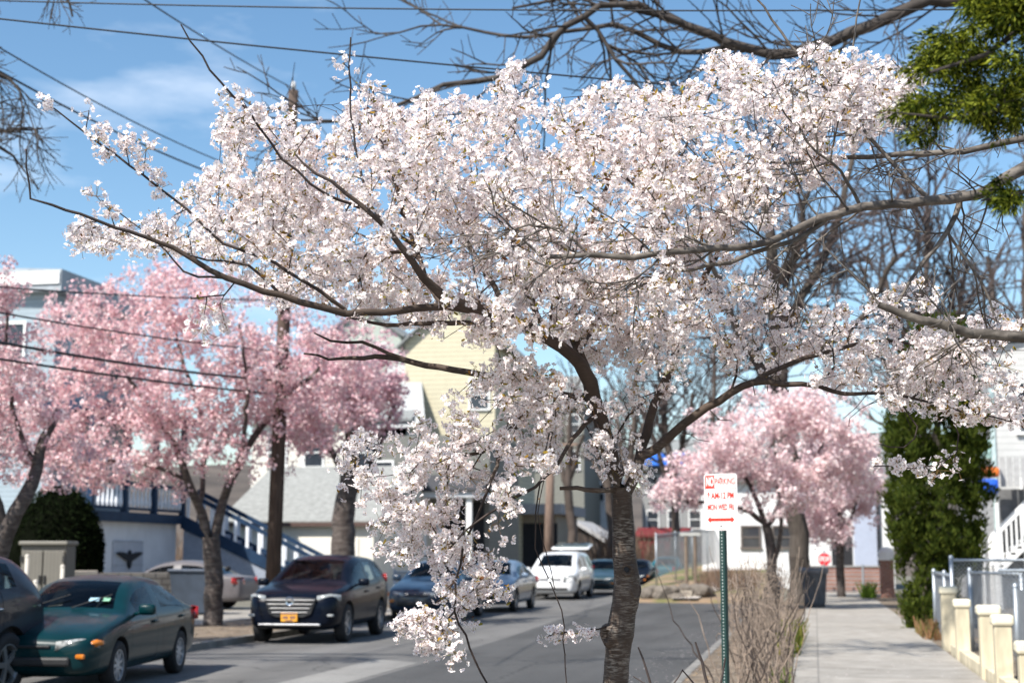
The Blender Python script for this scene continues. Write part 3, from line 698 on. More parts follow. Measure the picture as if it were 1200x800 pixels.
# ------------------------------------------------------------------ cars
TYRE = M('tyre_rubber', (.018, .018, .02), .85, .15, 8)
RIM = M('alloy_rim', (.42, .43, .44), .35, .1, 5, metal=.8)
HUBP = M('hubcap_silver', (.42, .43, .45), .4, .1, 5, metal=.5)
def glass(name, tint, rough=.02):
    m = bpy.data.materials.new(name); m.use_nodes = True; nt = m.node_tree; nt.nodes.clear()
    o = nt.nodes.new("ShaderNodeOutputMaterial"); tr = nt.nodes.new("ShaderNodeBsdfTransparent"); gl = nt.nodes.new("ShaderNodeBsdfGlossy"); mx = nt.nodes.new("ShaderNodeMixShader"); fr = nt.nodes.new("ShaderNodeFresnel")
    tr.inputs[0].default_value = tuple(tint) + (1,); gl.inputs['Roughness'].default_value = rough; fr.inputs[0].default_value = 1.3
    nt.links.new(fr.outputs[0], mx.inputs[0]); nt.links.new(tr.outputs[0], mx.inputs[1]); nt.links.new(gl.outputs[0], mx.inputs[2]); nt.links.new(mx.outputs[0], o.inputs['Surface']); MATS[name] = m
    return m
CARGL = glass('car_glass', (.42, .47, .47))
SEATM = M('seat_cloth', (.03, .03, .032), .9, .2, 20); CABIN = M('cabin_trim', (.014, .014, .016), .8, .2, 6)
BLK = M('black_plastic', (.02, .02, .021), .55, .2, 8)
CHROME = M('chrome', (.62, .62, .63), .15, .05, 3, metal=1)
LAMPG = M('headlamp_glass', (.27, .28, .28), .12, .55, 26, spec=.8, coat=.6)
REDL = M('tail_lamp_red', (.34, .012, .012), .15, .2, 9, coat=.8)
AMB = M('amber_lens', (.55, .17, .02), .2, .15, 9, coat=.6)
PLATE = M('licence_plate_yellow', (.72, .33, .03), .5, .08, 12)
PLATEB = M('plate_ink', (.03, .035, .12), .5)
STK = M('sticker_green', (.25, .50, .33), .5); STK2 = M('sticker_blue', (.35, .55, .65), .5)

# stations, nose to tail: x, sill z, half width, belt z, half width of the top edge, top z
SEDAN = dict(st=[(2.27, .34, .56, .50, .44, .55), (2.23, .25, .72, .62, .56, .66), (2.05, .2, .82, .70, .64, .75), (1.55, .19, .845, .80, .68, .85), (1.10, .19, .85, .86, .70, .92), (.98, .19, .85, .875, .70, .955),
    (.62, .19, .85, .89, .64, 1.17), (.28, .19, .85, .90, .585, 1.325), (-.22, .19, .85, .905, .58, 1.375), (-.32, .19, .85, .91, .58, 1.378), (-.85, .19, .85, .92, .575, 1.355), (-1.08, .19, .85, .925, .575, 1.30), (-1.42, .2, .845, .93, .60, 1.12), (-1.72, .21, .84, .93, .66, .97), (-1.82, .21, .835, .925, .67, .955), (-2.15, .23, .79, .90, .65, .93), (-2.26, .28, .74, .86, .62, .89), (-2.30, .36, .62, .62, .48, .70)],
    ws=(5, 7), rw=(11, 13), side=[(6, 8), (9, 12)], doors=[(5, 8), (9, 12)], wheels=(1.36, -1.28), wr=.30, tw=.19, hood=5, belt_l=.62)
SUV = dict(st=[(2.22, .42, .58, .62, .46, .70), (2.18, .3, .76, .78, .60, .86), (2.0, .25, .87, .90, .70, .97), (1.5, .24, .915, .98, .74, 1.06), (1.08, .24, .92, 1.02, .75, 1.11), (.96, .24, .92, 1.035, .75, 1.14),
    (.58, .24, .92, 1.05, .70, 1.37), (.22, .24, .92, 1.06, .66, 1.56), (-.22, .24, .92, 1.075, .655, 1.635), (-.34, .24, .92, 1.08, .655, 1.64), (-.95, .24, .92, 1.12, .65, 1.63), (-1.12, .24, .92, 1.14, .65, 1.625), (-1.55, .25, .91, 1.19, .645, 1.60), (-1.86, .27, .89, 1.19, .63, 1.56), (-2.08, .28, .87, 1.14, .64, 1.33), (-2.2, .3, .85, 1.05, .66, 1.12), (-2.24, .38, .78, .8, .6, .92), (-2.26, .45, .66, .62, .5, .70)],
    ws=(5, 7), rw=(13, 15), side=[(6, 8), (9, 10), (11, 12)], doors=[(5, 8), (9, 11)], wheels=(1.34, -1.34), wr=.36, tw=.23, hood=5)
VAN = dict(st=[(2.52, .4, .6, .6, .46, .68), (2.48, .27, .8, .76, .62, .84), (2.3, .22, .92, .88, .72, .95), (1.95, .2, .965, .96, .78, 1.05), (1.62, .2, .975, 1.0, .79, 1.12), (1.5, .2, .975, 1.01, .79, 1.16),
    (1.05, .2, .98, 1.03, .75, 1.44), (.62, .2, .98, 1.04, .72, 1.65), (.2, .2, .98, 1.05, .71, 1.73), (.06, .2, .98, 1.05, .71, 1.735), (-.85, .2, .98, 1.06, .71, 1.75), (-1.0, .2, .98, 1.06, .71, 1.75), (-2.0, .22, .97, 1.08, .70, 1.73), (-2.3, .24, .95, 1.09, .69, 1.69), (-2.42, .25, .94, 1.07, .70, 1.36), (-2.5, .28, .93, 1.0, .72, 1.08), (-2.54, .35, .86, .8, .64, .9), (-2.55, .42, .72, .62, .52, .7)],
    ws=(5, 7), rw=(13, 15), side=[(6, 8), (9, 10), (11, 12)], doors=[(5, 8), (9, 10)], wheels=(1.55, -1.48), wr=.33, tw=.21, hood=5)

def tmp_eval(me, mods):
    o = bpy.data.objects.new('tmp', me); COL.objects.link(o)
    for f in mods: f(o)
    dg = bpy.context.evaluated_depsgraph_get(); dg.update()
    r = bpy.data.meshes.new_from_object(o.evaluated_get(dg)); bpy.data.objects.remove(o); return r

def car_shell(sp, sub=2):
    """the closed body as one smooth surface, split by face into named pieces"""
    st = sp['st']; n = len(st); keys = ['body']; kid = {'body': 0}
    def K(k):
        if k not in kid: kid[k] = len(keys); keys.append(k)
        return kid[k]
    rows = []
    for (x, zb, hw, zbelt, ht, zt) in st:
        h = zbelt - zb
        half = [(0, zb), (hw * .86, zb), (hw * .965, zb + h * .14), (hw * .998, zb + h * .5), (hw * .985, zb + h * .86), (hw * .945, zbelt)]
        cab = zt - zbelt > .2
        if cab: half += [(ht + .03, zt - .075), (ht - .07, zt - .012), (0, zt + .02)]
        else: half += [(hw * .90, zbelt + (zt - zbelt) * .45), (ht, zt - .012), (0, zt + .02)]
        ring = [(x, y, z) for y, z in half] + [(x, -y, z) for y, z in half[-2:0:-1]]
        rows.append(ring)
    m = len(rows[0]); bm = bmesh.new()
    V = [[bm.verts.new(p) for p in r_] for r_ in rows]
    for i in range(n - 1):
        for j in range(m):
            f = bm.faces.new((V[i][j], V[i][(j + 1) % m], V[i + 1][(j + 1) % m], V[i + 1][j]))
            jj = j if j < 8 else 15 - j; side = 'L' if j < 8 else 'R'; k = 'body'
            if jj == 7 and sp['ws'][0] <= i < sp['ws'][1]: k = 'windshield'
            elif jj == 7 and sp['rw'][0] <= i < sp['rw'][1]: k = 'rear_window'
            elif jj >= 6 and 1 <= i < sp['hood']: k = 'hood'
            elif jj in (0, 1, 2) and i < 2: k = 'bumper_F'
            elif jj in (0, 1, 2) and i >= n - 4: k = 'bumper_B'
            if jj == 5:
                for q, (a, b) in enumerate(sp['side']):
                    if a <= i < b: k = 'side_window_%s%d' % (side, q)
            if jj in (2, 3, 4):
                for q, (a, b) in enumerate(sp['doors']):
                    if a <= i < b: k = 'door_%s%d' % (side, q)
            f.material_index = K(k)
    f = bm.faces.new(V[0][::-1]); f.material_index = K('bumper_F'); f = bm.faces.new(V[-1]); f.material_index = K('bumper_B')
    bmesh.ops.recalc_face_normals(bm, faces=bm.faces[:])
    me = bpy.data.meshes.new('t'); 
    arch = [K('wheel_well_L%d' % q) for q in range(4)]
    bm.to_mesh(me); bm.free()
    for k in keys: me.materials.append(None)
    # wheel arch cutters
    cb = bmesh.new(); R_ = sp['wr'] * 1.17; hwm = max(s_[2] for s_ in st)
    for wx in sp['wheels']:
        for s_ in (-1, 1):
            r_ = bmesh.ops.create_cone(cb, cap_ends=True, segments=28, radius1=R_, radius2=R_, depth=.5, matrix=Matrix.Translation((wx, s_ * (hwm + .25 - .27), sp['wr'] * 1.02)) @ Matrix.Rotation(R(90), 4, 'X'))
    cb.faces.ensure_lookup_table()
    for f in cb.faces:
        c_ = f.calc_center_median(); f.material_index = arch[(0 if c_.x > 0 else 2) + (0 if c_.y > 0 else 1)]
    bmesh.ops.recalc_face_normals(cb, faces=cb.faces[:])
    cme = bpy.data.meshes.new('c'); cb.to_mesh(cme); cb.free()
    for k in keys: cme.materials.append(None)
    cut = bpy.data.objects.new('cut', cme); COL.objects.link(cut)
    def mods(o):
        s_ = o.modifiers.new('s', 'SUBSURF'); s_.levels = sub; s_.render_levels = sub
        b = o.modifiers.new('b', 'BOOLEAN'); b.object = cut; b.operation = 'DIFFERENCE'; b.solver = 'EXACT'
    r_ = tmp_eval(me, [mods]); bpy.data.objects.remove(cut)
    return r_, keys

def split_shell(me, keys):
    """one mesh per key"""
    out = {}
    bm0 = bmesh.new(); bm0.from_mesh(me); bm0.faces.ensure_lookup_table()
    for i, k in enumerate(keys):
        idx = [f.index for f in bm0.faces if f.material_index == i]
        if not idx: continue
        vm = {}; vv = []; ff = []
        for fi in idx:
            f = []
            for v in bm0.faces[fi].verts:
                if v.index not in vm: vm[v.index] = len(vv); vv.append(v.co.copy())
                f.append(vm[v.index])
            ff.append(f)
        if k.startswith('door'):
            cx = sum(v.x for v in vv) / len(vv); xs = [v.x for v in vv]; zs = [v.z for v in vv]; xm = (min(xs) + max(xs)) / 2; zm = (min(zs) + max(zs)) / 2
            kx = 1 - .016 / (max(xs) - min(xs)); kz = 1 - .016 / (max(zs) - min(zs))
            for v in vv: v.x = xm + (v.x - xm) * kx; v.z = zm + (v.z - zm) * kz
        mm = bpy.data.meshes.new(k); mm.from_pydata([tuple(v) for v in vv], [], ff)
        mm.polygons.foreach_set('use_smooth', [not k.startswith('wheel_well')] * len(ff)); mm.update()
        out[k] = mm
    bm0.free()
    return out
SHELLS = {}
def shell(sp, key):
    if key not in SHELLS:
        me, keys = car_shell(sp); SHELLS[key] = split_shell(me, keys)
    return SHELLS[key]

def on_body(sp, x):
    st = sp['st']
    for a, b in zip(st, st[1:]):
        if b[0] <= x <= a[0]:
            t = (a[0] - x) / (a[0] - b[0]); return [p + (q - p) * t for p, q in zip(a, b)]
    return st[0]

def car(kind, sp, loc, rz, paint, label, cat='car', scale=(1, 1, 1), style='sedan', rimm=RIM, group='cars parked along the street', front=True, plate=None, cladding=None):
    t = thing(kind, label, cat, loc, rz, group, world_coords=False); t.scale = scale
    sh = shell(sp, id(sp))
    for k, me in sh.items():
        base = k.split('_L')[0].split('_R')[0].split('_F')[0].split('_B')[0]
        mat = paint
        if 'wind' in base: mat = CARGL
        if base == 'wheel_well': mat = BLK
        if base == 'bumper' and cladding: mat = cladding
        mc = me.copy(); mc.materials.clear(); mc.materials.append(mat)
        for p_ in mc.polygons: p_.material_index = 0
        o = link_mesh(base, mc, mat, t)
        if base == 'door':
            xs = [v.co.x for v in me.vertices]; s_ = 1 if k.split('_')[1][0] == 'L' else -1
            hx = min(xs) + .14; b = on_body(sp, hx)
            mb = MB(); mb.box((hx, s_ * (b[2] * .995), b[1] + (b[3] - b[1]) * .83), (.16, .05, .035), bev=.012); mb.build('handle', paint if style != 'jeep' else CHROME, o, True)
    # wheels
    wr, tw = sp['wr'], sp['tw']; hwm = max(s_[2] for s_ in sp['st'])
    for wx in sp['wheels']:
        for s_ in (-1, 1):
            c = (wx, s_ * (hwm - tw / 2 - .015), wr)
            mb = MB(); h_ = tw / 2; prof = [(wr * .62, -h_ * .8), (wr * .80, -h_ * .98), (wr * .95, -h_ * .9), (wr, -h_ * .6), (wr, h_ * .6), (wr * .95, h_ * .9), (wr * .80, h_ * .98), (wr * .62, h_ * .8)]
            mb.lathe(prof, c, 'Y', 30); w = mb.build('wheel', TYRE, t, True)
            mb = MB(); yo = s_ * h_ * .55
            mb.lathe([(wr * .64, s_ * h_ * .85), (wr * .60, s_ * h_ * .85), (wr * .585, s_ * h_ * .2)], c, 'Y', 24)
            ns = 5 if rimm is RIM else 9
            for k in range(ns):
                a = 2 * math.pi * k / ns; mt = Matrix.Rotation(-a, 3, 'Y')
                p = mt @ Vector((wr * .32, 0, 0)); mb.box((c[0] + p.x, c[1] + yo, c[2] + p.z), (wr * .60, .03, wr * (.17 if ns == 5 else .12)), mat=mt)
            mb.lathe([(0, yo + s_ * .02), (wr * .15, yo + s_ * .015), (wr * .16, yo - s_ * .02)], c, 'Y', 14)
            mb.build('rim', rimm, w)
            mb = MB(); mb.lathe([(0, s_ * h_ * .1), (wr * .60, s_ * h_ * .1)], c, 'Y', 20); mb.build('brake_disc', BLK, w)
    # mirrors
    mx = sp['st'][5][0] - .28; b = on_body(sp, mx)
    for s_ in (-1, 1):
        mb = MB(); mb.box((mx, s_ * (b[2] + .10), b[3] + .07), (.11, .22, .14), bev=.04); mb.tube([(mx, s_ * (b[2] * .93), b[3] + .01), (mx, s_ * (b[2] + .05), b[3] + .04)], .025, 6); mb.build('mirror', paint, t, True)
    # lamps: patches that follow the nose and tail corners
    L0 = sp['st'][0][0]; L1 = sp['st'][-1][0]
    def patch(name, mat, x0, x1, zf0, zf1, s_, proud=.012, n=7, front_y=None, par=t):
        """a lens wrapped round the corner: from the nose centreline side to x1 back along the wing"""
        pts = []
        xs = np.linspace(x0, x1, n)
        for x in xs:
            b = on_body(sp, x); pts.append((x, b))
        vv = []; ff = []
        for i, (x, b) in enumerate(pts):
            h = b[3] - b[1]
            tt = i / (n - 1); z0 = b[1] + h * (zf0 + (.1 * tt)); z1 = b[1] + h * (zf1 - .12 * tt * tt)
            for z in (z0, (z0 + z1) / 2, z1):
                w = b[2] * (.985 if z < b[3] - .05 else .955)
                vv.append((x + proud * .6, s_ * (w + proud * .4), z))
        for i in range(n - 1):
            for j in range(2): ff.append((i * 3 + j, i * 3 + j + 1, i * 3 + j + 4, i * 3 + j + 3))
        mb = MB(); mb.add(vv, ff); return mb.build(name, mat, par, True)
    nose = sp['st'][1]; nz = (nose[1] + nose[3]) / 2
    for s_ in (-1, 1):
        b2 = sp['st'][1]; b3 = sp['st'][2]
        zc = b2[3] - .01; 
        def lens(name, mat, y_in, y_out, z0, z1, xf, back, th=.05):
            pr = [(xf, s_ * y_in, z0), (xf - back * .25, s_ * (y_in * .4 + y_out * .6), z0 + .005), (xf - back, s_ * y_out, z0 + .03), (xf - back, s_ * y_out, z1 - .01), (xf - back * .3, s_ * (y_in * .4 + y_out * .6), z1 + .015), (xf - .02, s_ * y_in, z1 - .02)]
            mb = MB(); mb.prism(pr, (-th, 0, 0)); return mb.build(name, mat, t, True)
        if front:
            if style == 'suv':
                lens('headlight', LAMPG, .50, .88, b2[3] - .02, b2[3] + .13, L0 - .03, .30)
                mb = MB(); mb.box((L0 - .07, s_ * .70, b2[3] - .25), (.06, .26, .05), rz=-s_ * .3, bev=.02); mb.build('fog_lamp', LAMPG, t)
            elif style == 'jeep':
                lens('headlight', LAMPG, .48, .80, b2[3] - .12, b2[3] + .03, L0 - .02, .2)
            elif style == 'van':
                lens('headlight', LAMPG, .50, .945, b2[3] - .10, b2[3] + .14, L0 + .035, .30, .12)
            else:
                lens('headlight', LAMPG, .34, .80, b2[3] - .09, b2[3] + .035, L0 + .005, .22)
                lens('turn_signal', AMB, .70, .835, b2[3] - .06, b2[3] + .02, L0 - .10, .16, .03)
                mb = MB(); mb.box((L0 - .03, s_ * .62, .46), (.05, .17, .06), rz=-s_ * .35, bev=.02); mb.build('bumper_lamp', AMB, t)
        z = sp['st'][-3][3]; xb = L1 + .04
        pr = [(xb, s_ * .45, z - .2), (xb + .06, s_ * .72, z - .2), (xb + .22, s_ * (sp['st'][-4][2] + .012), z - .17), (xb + .22, s_ * (sp['st'][-4][2] + .012), z), (xb + .06, s_ * .74, z + .01), (xb, s_ * .45, z)]
        if style == 'jeep': pr = [(xb + .06, s_ * .52, z - .1), (xb + .06, s_ * .72, z - .1), (xb + .09, s_ * .70, z + .1), (xb + .09, s_ * .52, z + .1)]
        elif style in ('suv', 'van'): pr = [(xb + .01, s_ * .6, z), (xb + .06, s_ * .8, z), (xb + .3, s_ * (sp['st'][-4][2] + .012), z + .05), (xb + .34, s_ * (sp['st'][-4][2] + .0), z + .2), (xb + .12, s_ * .78, z + .2), (xb + .06, s_ * .6, z + .16)]
        mb = MB(); mb.prism(pr, (-.04, 0, 0)); mb.build('tail_light', REDL, t, True)
    if front:
        if style == 'suv':
            zc = sp['st'][1][3] - .08; mb = MB(); pr = [(L0 + .03, -.50, zc + .13), (L0 + .03, .50, zc + .13), (L0 + .035, .40, zc - .14), (L0 + .04, .25, zc - .20), (L0 + .04, -.25, zc - .20), (L0 + .035, -.40, zc - .14)]
            mb.prism(pr, (-.2, 0, 0)); g = mb.build('grille', BLK, t)
            mb = MB()
            for k in range(4):
                z = zc + .11 - k * .075; w = .96 - .09 * k; mb.box((L0 + .04, 0, z), (.03, w, .02), bev=.006)
            mb.lathe([(.05, .055), (.075, .06), (.085, .05)], (L0, 0, zc + .09), 'X', 18); mb.build('chrome_bars', CHROME, g)
            mb = MB(); mb.box((L0 + .02, 0, .36), (.1, 1.2, .05), bev=.02); mb.build('skid_strip', CHROME, t)
        elif style == 'van':
            zc = sp['st'][1][3] - .06; mb = MB(); mb.box((L0 + .0, 0, zc + .07), (.07, .8, .1), bev=.02); g = mb.build('grille', M('grille_silver', (.4, .4, .4), .4), t)
            mb = MB(); mb.box((L0 + .02, 0, .4), (.08, 1.3, .09), bev=.02); mb.build('air_intake', BLK, t)
            mb = MB(); mb.lathe([(.06, .04), (.08, .05), (.09, .04)], (L0, 0, zc + .07), 'X', 16); mb.build('emblem', CHROME, g)
        else:
            mb = MB(); mb.box((L0 + .0, 0, .40), (.06, 1.05, .11), bev=.03); mb.build('air_intake', BLK, t)
            mb = MB(); mb.box((L0 - .02, 0, .575), (.06, .55, .035), bev=.01); mb.build('grille', BLK, t)
        if plate is not None:
            mb = MB(); mb.box((L0 + .06, 0, plate), (.015, .31, .16)); pl = mb.build('licence_plate', PLATE, t)
            mb = MB()
            for k in range(7): 
                if k != 3: mb.box((L0 + .07, -.105 + k * .035, plate - .005), (.004, .02, .055))
            mb.box((L0 + .07, 0, plate + .062), (.004, .29, .018)); mb.box((L0 + .07, 0, plate - .062), (.004, .14, .014)); mb.build('plate_lettering', PLATEB, pl)
    # cabin seen through the glass
    x0_, x1_ = sp['st'][5][0] - .02, sp['st'][sp['rw'][1]][0] + .1; bl = on_body(sp, 0.)[3]; hw_ = on_body(sp, 0.)[2]
    mb = MB(); mb.box(((x0_ + x1_) / 2, 0, (bl - .12 + .35) / 2), (x0_ - x1_, hw_ * 1.76, bl - .12 - .35)); cab_ = mb.build('cabin', CABIN, t)
    mb = MB(); mb.box((x0_ - .22, 0, bl - .06), (.4, hw_ * 1.6, .14), bev=.04); mb.build('dashboard', CABIN, cab_)
    mb = MB(); mb.lathe([(.165, .0), (.185, .012), (.165, .024), (.16, .012), (.165, 0)], (0, 0, 0), 'X', 20); mb.v = [(x0_ - .5 + q[0] * .9 - q[2] * .35, hw_ * .42 + q[1], bl + .02 + q[2] * .93) for q in mb.v]; mb.build('steering_wheel', BLK, cab_, True)
    top_ = on_body(sp, -.4)[5]
    for sx_ in (-.42, -1.32 if sp is not VAN else -1.4):
        for s_ in (-1, 1):
            mb = MB(); mt_ = Matrix.Rotation(R(-14), 3, 'Y'); hb = top_ - bl - .18
            mb.box((sx_, s_ * hw_ * .42, bl - .14 + hb * .42), (.14, .46, hb * 1.05), mat=mt_, bev=.05); mb.box((sx_ - .1, s_ * hw_ * .42, bl - .05 + hb * .93), (.1, .24, .17), mat=mt_, bev=.04); mb.build('seat', SEATM, cab_)
    # wipers
    wx = sp['st'][5][0]; zc = sp['st'][5][5]
    mb = MB()
    for yy in (-.5, .05): mb.tube([(wx + .02, yy, zc + .03), (wx - .22, yy + .45, zc + .19)], .008, 5)
    mb.build('wiper', BLK, t)
    return t

P_TEAL = M('teal_car_paint', (.0012, .021, .025), .3, .15, 4, coat=.3, spec=.12)
P_BLACK = M('black_car_paint', (.003, .005, .011), .25, .2, 3, metal=.0, coat=.14, spec=.08)
P_PLUM = M('plum_grey_paint', (.018, .016, .023), .3, .15, 3, metal=.0, coat=.3, spec=.15)
P_SILV = M('champagne_paint', (.13, .12, .125), .4, .1, 4, coat=.1, spec=.2)
P_BLUE = M('steel_blue_paint', (.14, .19, .26), .3, .1, 4, metal=.2, coat=.6)
P_NAVY = M('navy_car_paint', (.01, .025, .05), .28, .15, 4, coat=.6)
P_WHITE = M('white_car_paint', (.74, .74, .74), .3, .04, 4, coat=.8)
P_GREEN = M('dark_green_paint', (.02, .045, .055), .28, .15, 4, coat=.6)
FACE = -R(90)
def park(px, py, half_w=.9):                      # front wheel on the street side seen at that pixel
    p = gp(px, py); return p
a = gp(142, 809)
def park_at(rear, lx, ly, turn):      # stand a rear street-side wheel on a point of the road
    a_ = FACE + R(turn); c, s_ = math.cos(a_), math.sin(a_); return (rear[0] - (c * lx - s_ * ly), rear[1] - (s_ * lx + c * ly), 0), a_
lo_, rz_ = park_at((-8.82, 20.2), -1.28, .85, 7.5)
teal = car('parked_car', SEDAN, lo_, rz_, P_TEAL, 'dark teal sedan with amber lamps, parked in front of the black car', style='sedan', rimm=HUBP)
mt = Matrix.Rotation(R(31), 3, 'Y')
for yy, w_, m_ in ((.28, .13, STK2), (.44, .09, STK)):
    mb = MB(); mb.box((.795, yy, 1.085), (.075, w_, .004), mat=mt); mb.build('sticker', m_, teal)
a = gp(409, 752)
lo_, rz_ = park_at((-8.89, 30.5), -1.34, .92, 3)
car('parked_car', SUV, lo_, rz_, P_BLACK, 'glossy black hatchback with chrome barred grille and orange licence plate', style='suv', plate=.50)
a = gp(28, 817)
car('parked_car', SUV, (a[0] - 1.13, a[1] - 1.45, 0), FACE, P_PLUM, 'plum grey estate car cut off by the left edge of the picture', style='jeep', scale=(1.06, 1.05, 1.05), cladding=BLK)
car('parked_car', SEDAN, (-9.7, 38.6, 0), FACE, P_NAVY, 'navy blue car half hidden behind hanging white blossom', style='sedan', scale=(1, 1.02, 1.1))
a = gp(613, 715)
car('parked_car', SEDAN, (a[0] - .85, a[1] + .4, 0), FACE, P_BLUE, 'steel blue sedan parked in front of the white minivan', style='sedan', scale=(1, 1.02, 1.08))
a = gp(680, 702)
van = car('parked_car', VAN, (a[0] - .98, a[1] + 1.6, 0), FACE, P_WHITE, 'white minivan with its tailgate raised', 'minivan', style='van')
# raised tailgate on the van
mb = MB(); mt = Matrix.Rotation(R(8), 3, 'Y'); 
mb.box((-2.75, 0, 1.93), (1.15, 1.50, .08), mat=mt, bev=.035); tg = mb.build('tailgate', P_WHITE, van, True)
mb = MB(); mb.box((-2.75, 0, 1.99), (.9, 1.3, .12), mat=mt, bev=.04); mb.build('tailgate_window', CARGL, tg, True)
mb = MB()
for s_ in (-1, 1): mb.tube([(-2.4, s_ * .66, 1.3), (-2.9, s_ * .66, 1.92)], .015, 6)
mb.build('gas_strut', BLK, tg)
car('parked_car', SEDAN, (-8.75, 63.2, 0), FACE, P_GREEN, 'dark green sedan parked behind the white minivan', style='sedan', scale=(1, 1, 1.04))
car('parked_car', SEDAN, (-8.45, 72.5, 0), FACE, P_BLACK, 'black sedan parked farthest along the kerb, behind the dark green one', style='sedan')
a = gp(757, 692)
car('parked_car', SEDAN, (-7.7, 80.5, .0), FACE + R(180), M('bright_teal_paint', (.01, .16, .19), .25, .1, 4, metal=.3, coat=1), 'teal car seen far off just right of the foreground trunk', style='sedan', scale=(1, 1, 1.1))
a = atX(312, 712, -16.9)
car('parked_car', SEDAN, (-18.1, 41.0, .1), R(180), P_SILV, 'champagne silver sedan in the driveway with its red tail light showing', style='sedan', scale=(.97, 1.0, 1.0), front=False)
# ------------------------------------------------------------------ poles and wires
WOODP = M('pole_wood', (.08, .056, .045), .9, .35, 3, .5, stretch=(6, 6, .5), detail=8)
WOODP2 = M('pole_wood_pale', (.20, .14, .11), .9, .3, 3, .5, stretch=(6, 6, .5), detail=8)
GALV = M('galvanised_steel', (.36, .39, .42), .45, .12, 6, metal=.6)
WIRE = M('cable_black', (.012, .012, .014), .6)
pb = at(318, 700, 33.5); pb[2] = 0; ptop = at(344, 106, 34.3)
t = thing('utility_pole', 'brown wooden utility pole rising behind the black car', 'utility pole', pb)
mb = MB(); mb.tube([pb - [0, 0, .2], (pb + ptop) / 2, ptop], [.175, .15, .115], 14); mb.build('pole', WOODP, t, True)
ax = np.array([math.cos(.2), math.sin(.2), 0])
mb = MB(); mb.lathe([(0, .22), (.045, .2), (.06, .1), (.04, 0), (.0, 0)], ptop, n=10); mb.build('insulator', M('porcelain', (.5, .5, .5), .3), t, True)
tr = at(340, 215, 34.0)
mb = MB(); mb.lathe([(0, .55), (.2, .52), (.24, .45), (.24, -.45), (.2, -.5), (0, -.5)], tr + np.array([-.1, -.42, -.4]), n=18); mb.build('transformer', M('transformer_grey', (.32, .34, .35), .5), t, True)
mb = MB(); mb.box(at(331, 345, 33.7), (.5, .5, .1)); mb.box(at(329, 440, 33.6) + np.array([.1, -.2, 0]), (.25, .2, .35)); mb.build('bracket', BLK, t)
p2 = at(642, 690, 66); p2[2] = 0; p2t = at(646, 500, 66)
t = thing('utility_pole', 'pale wooden utility pole behind the white minivan', 'utility pole', p2)
mb = MB(); mb.tube([p2, (p2 + p2t) / 2, p2t], [.24, .2, .16], 12); mb.build('pole', WOODP2, t, True)
mb = MB(); c = p2t - [0, 0, .8]; mb.box(c + np.array([0, -.2, 0]), (2.4, .12, .12)); mb.build('crossarm', WOODP2, t)
def wire(a, b, sag, r, label, group='overhead wires', nm='overhead_wire', cat='wire'):
    a, b = np.array(a), np.array(b); mb = MB(); n = 18
    pts = [a + (b - a) * k / n - np.array([0, 0, sag * 4 * (k / n) * (1 - k / n)]) for k in range(n + 1)]
    mb.tube(pts, r, 5); o = mb.build(nm, WIRE, None, True); tag(o, label, cat, group); return o
wire(at(-300, -10, 16), at(1500, 6, 13), .12, .008, 'topmost wire, nearly level along the upper edge of the sky')
wire(at(-300, -12, 14), at(1450, 150, 15), .10, .009, 'second wire down, sloping right behind the top of the white blossom')
wire(at(80, -60, 18), at(344, 104, 34.2), .08, .013, 'wire slanting down from the top left to the pole top')
wire(at(344, 104, 34.3), at(430, 215, 50), .1, .012, 'short wire leaving the pole top down to the right')
wire(at(-60, 20, 20), at(342, 218, 34.1), .25, .012, 'upper of the two thin wires reaching the pole below its top')
wire(at(-60, 50, 20), at(341, 232, 34), .25, .017, 'thicker wire reaching the pole below its top, past the white spray')
wire(at(-80, 330, 22), at(332, 352, 33.7), .06, .014, 'uppermost cable in front of the left pink tree')
wire(at(-80, 352, 22), at(331, 412, 33.6), .08, .016, 'second cable down in front of the left pink tree')
wire(at(-80, 386, 22), at(329, 446, 33.5), .10, .026, 'thick sagging cable in front of the left pink tree')
wire(at(-80, 408, 22), at(328, 462, 33.5), .06, .022, 'lowest cable in front of the left pink tree')
wire(at(780, 322, 55), at(1300, 296, 48), .2, .025, 'upper cable among the bare branches at the right')
wire(at(780, 342, 55), at(1300, 330, 48), .2, .025, 'lower cable among the bare branches at the right')

# ------------------------------------------------------------------ parking sign
sp_ = at(846, 640, 12.6); sx, sy = sp_[0], sp_[1]
zs0 = at(845, 621, 12.6)[2]; W_, H_ = .305, .475
t = thing('parking_sign', 'white and red no parking sign with a double arrow on a green post', 'sign', (sx, sy, 0), R(11.36 - 33), world_coords=False)
GRP = M('post_green', (.008, .035, .03), .5, .15, 6, .1)
mb = MB()      # U-channel post with holes shown as galvanised dots
mb.prism([(-.03, .035, -.05), (-.022, .0, -.05), (.022, 0, -.05), (.03, .035, -.05), (.024, .037, -.05), (.017, .008, -.05), (-.017, .008, -.05), (-.024, .037, -.05)], (0, 0, zs0 + H_ - .02)); post = mb.build('post', GRP, t)
mb = MB()
for k in range(66): mb.lathe([(0, -.0015), (.0055, -.0015)], (.0, -.0, .1 + k * .027), 'Y', 8)
mb.build('post_holes', M('hole_pale', (.42, .45, .44), .5), post)
SW = M('sign_white', (.78, .77, .75), .4, .04, 5); SR = M('sign_red', (.62, .035, .02), .4, .08, 6)
def rrect(w, h, r, y, n=5):
    p = []
    for cx, cz, a0 in ((w / 2 - r, h / 2 - r, 0), (-w / 2 + r, h / 2 - r, 90), (-w / 2 + r, -h / 2 + r, 180), (w / 2 - r, -h / 2 + r, 270)):
        for k in range(n + 1): a = R(a0 + 90 * k / n); p.append((cx + r * math.cos(a), y, cz + r * math.sin(a)))
    return p
zc = zs0 + H_ / 2
def off(pts, dz=zc, dx=0): return [(x + dx, y, z + dz) for x, y, z in pts]
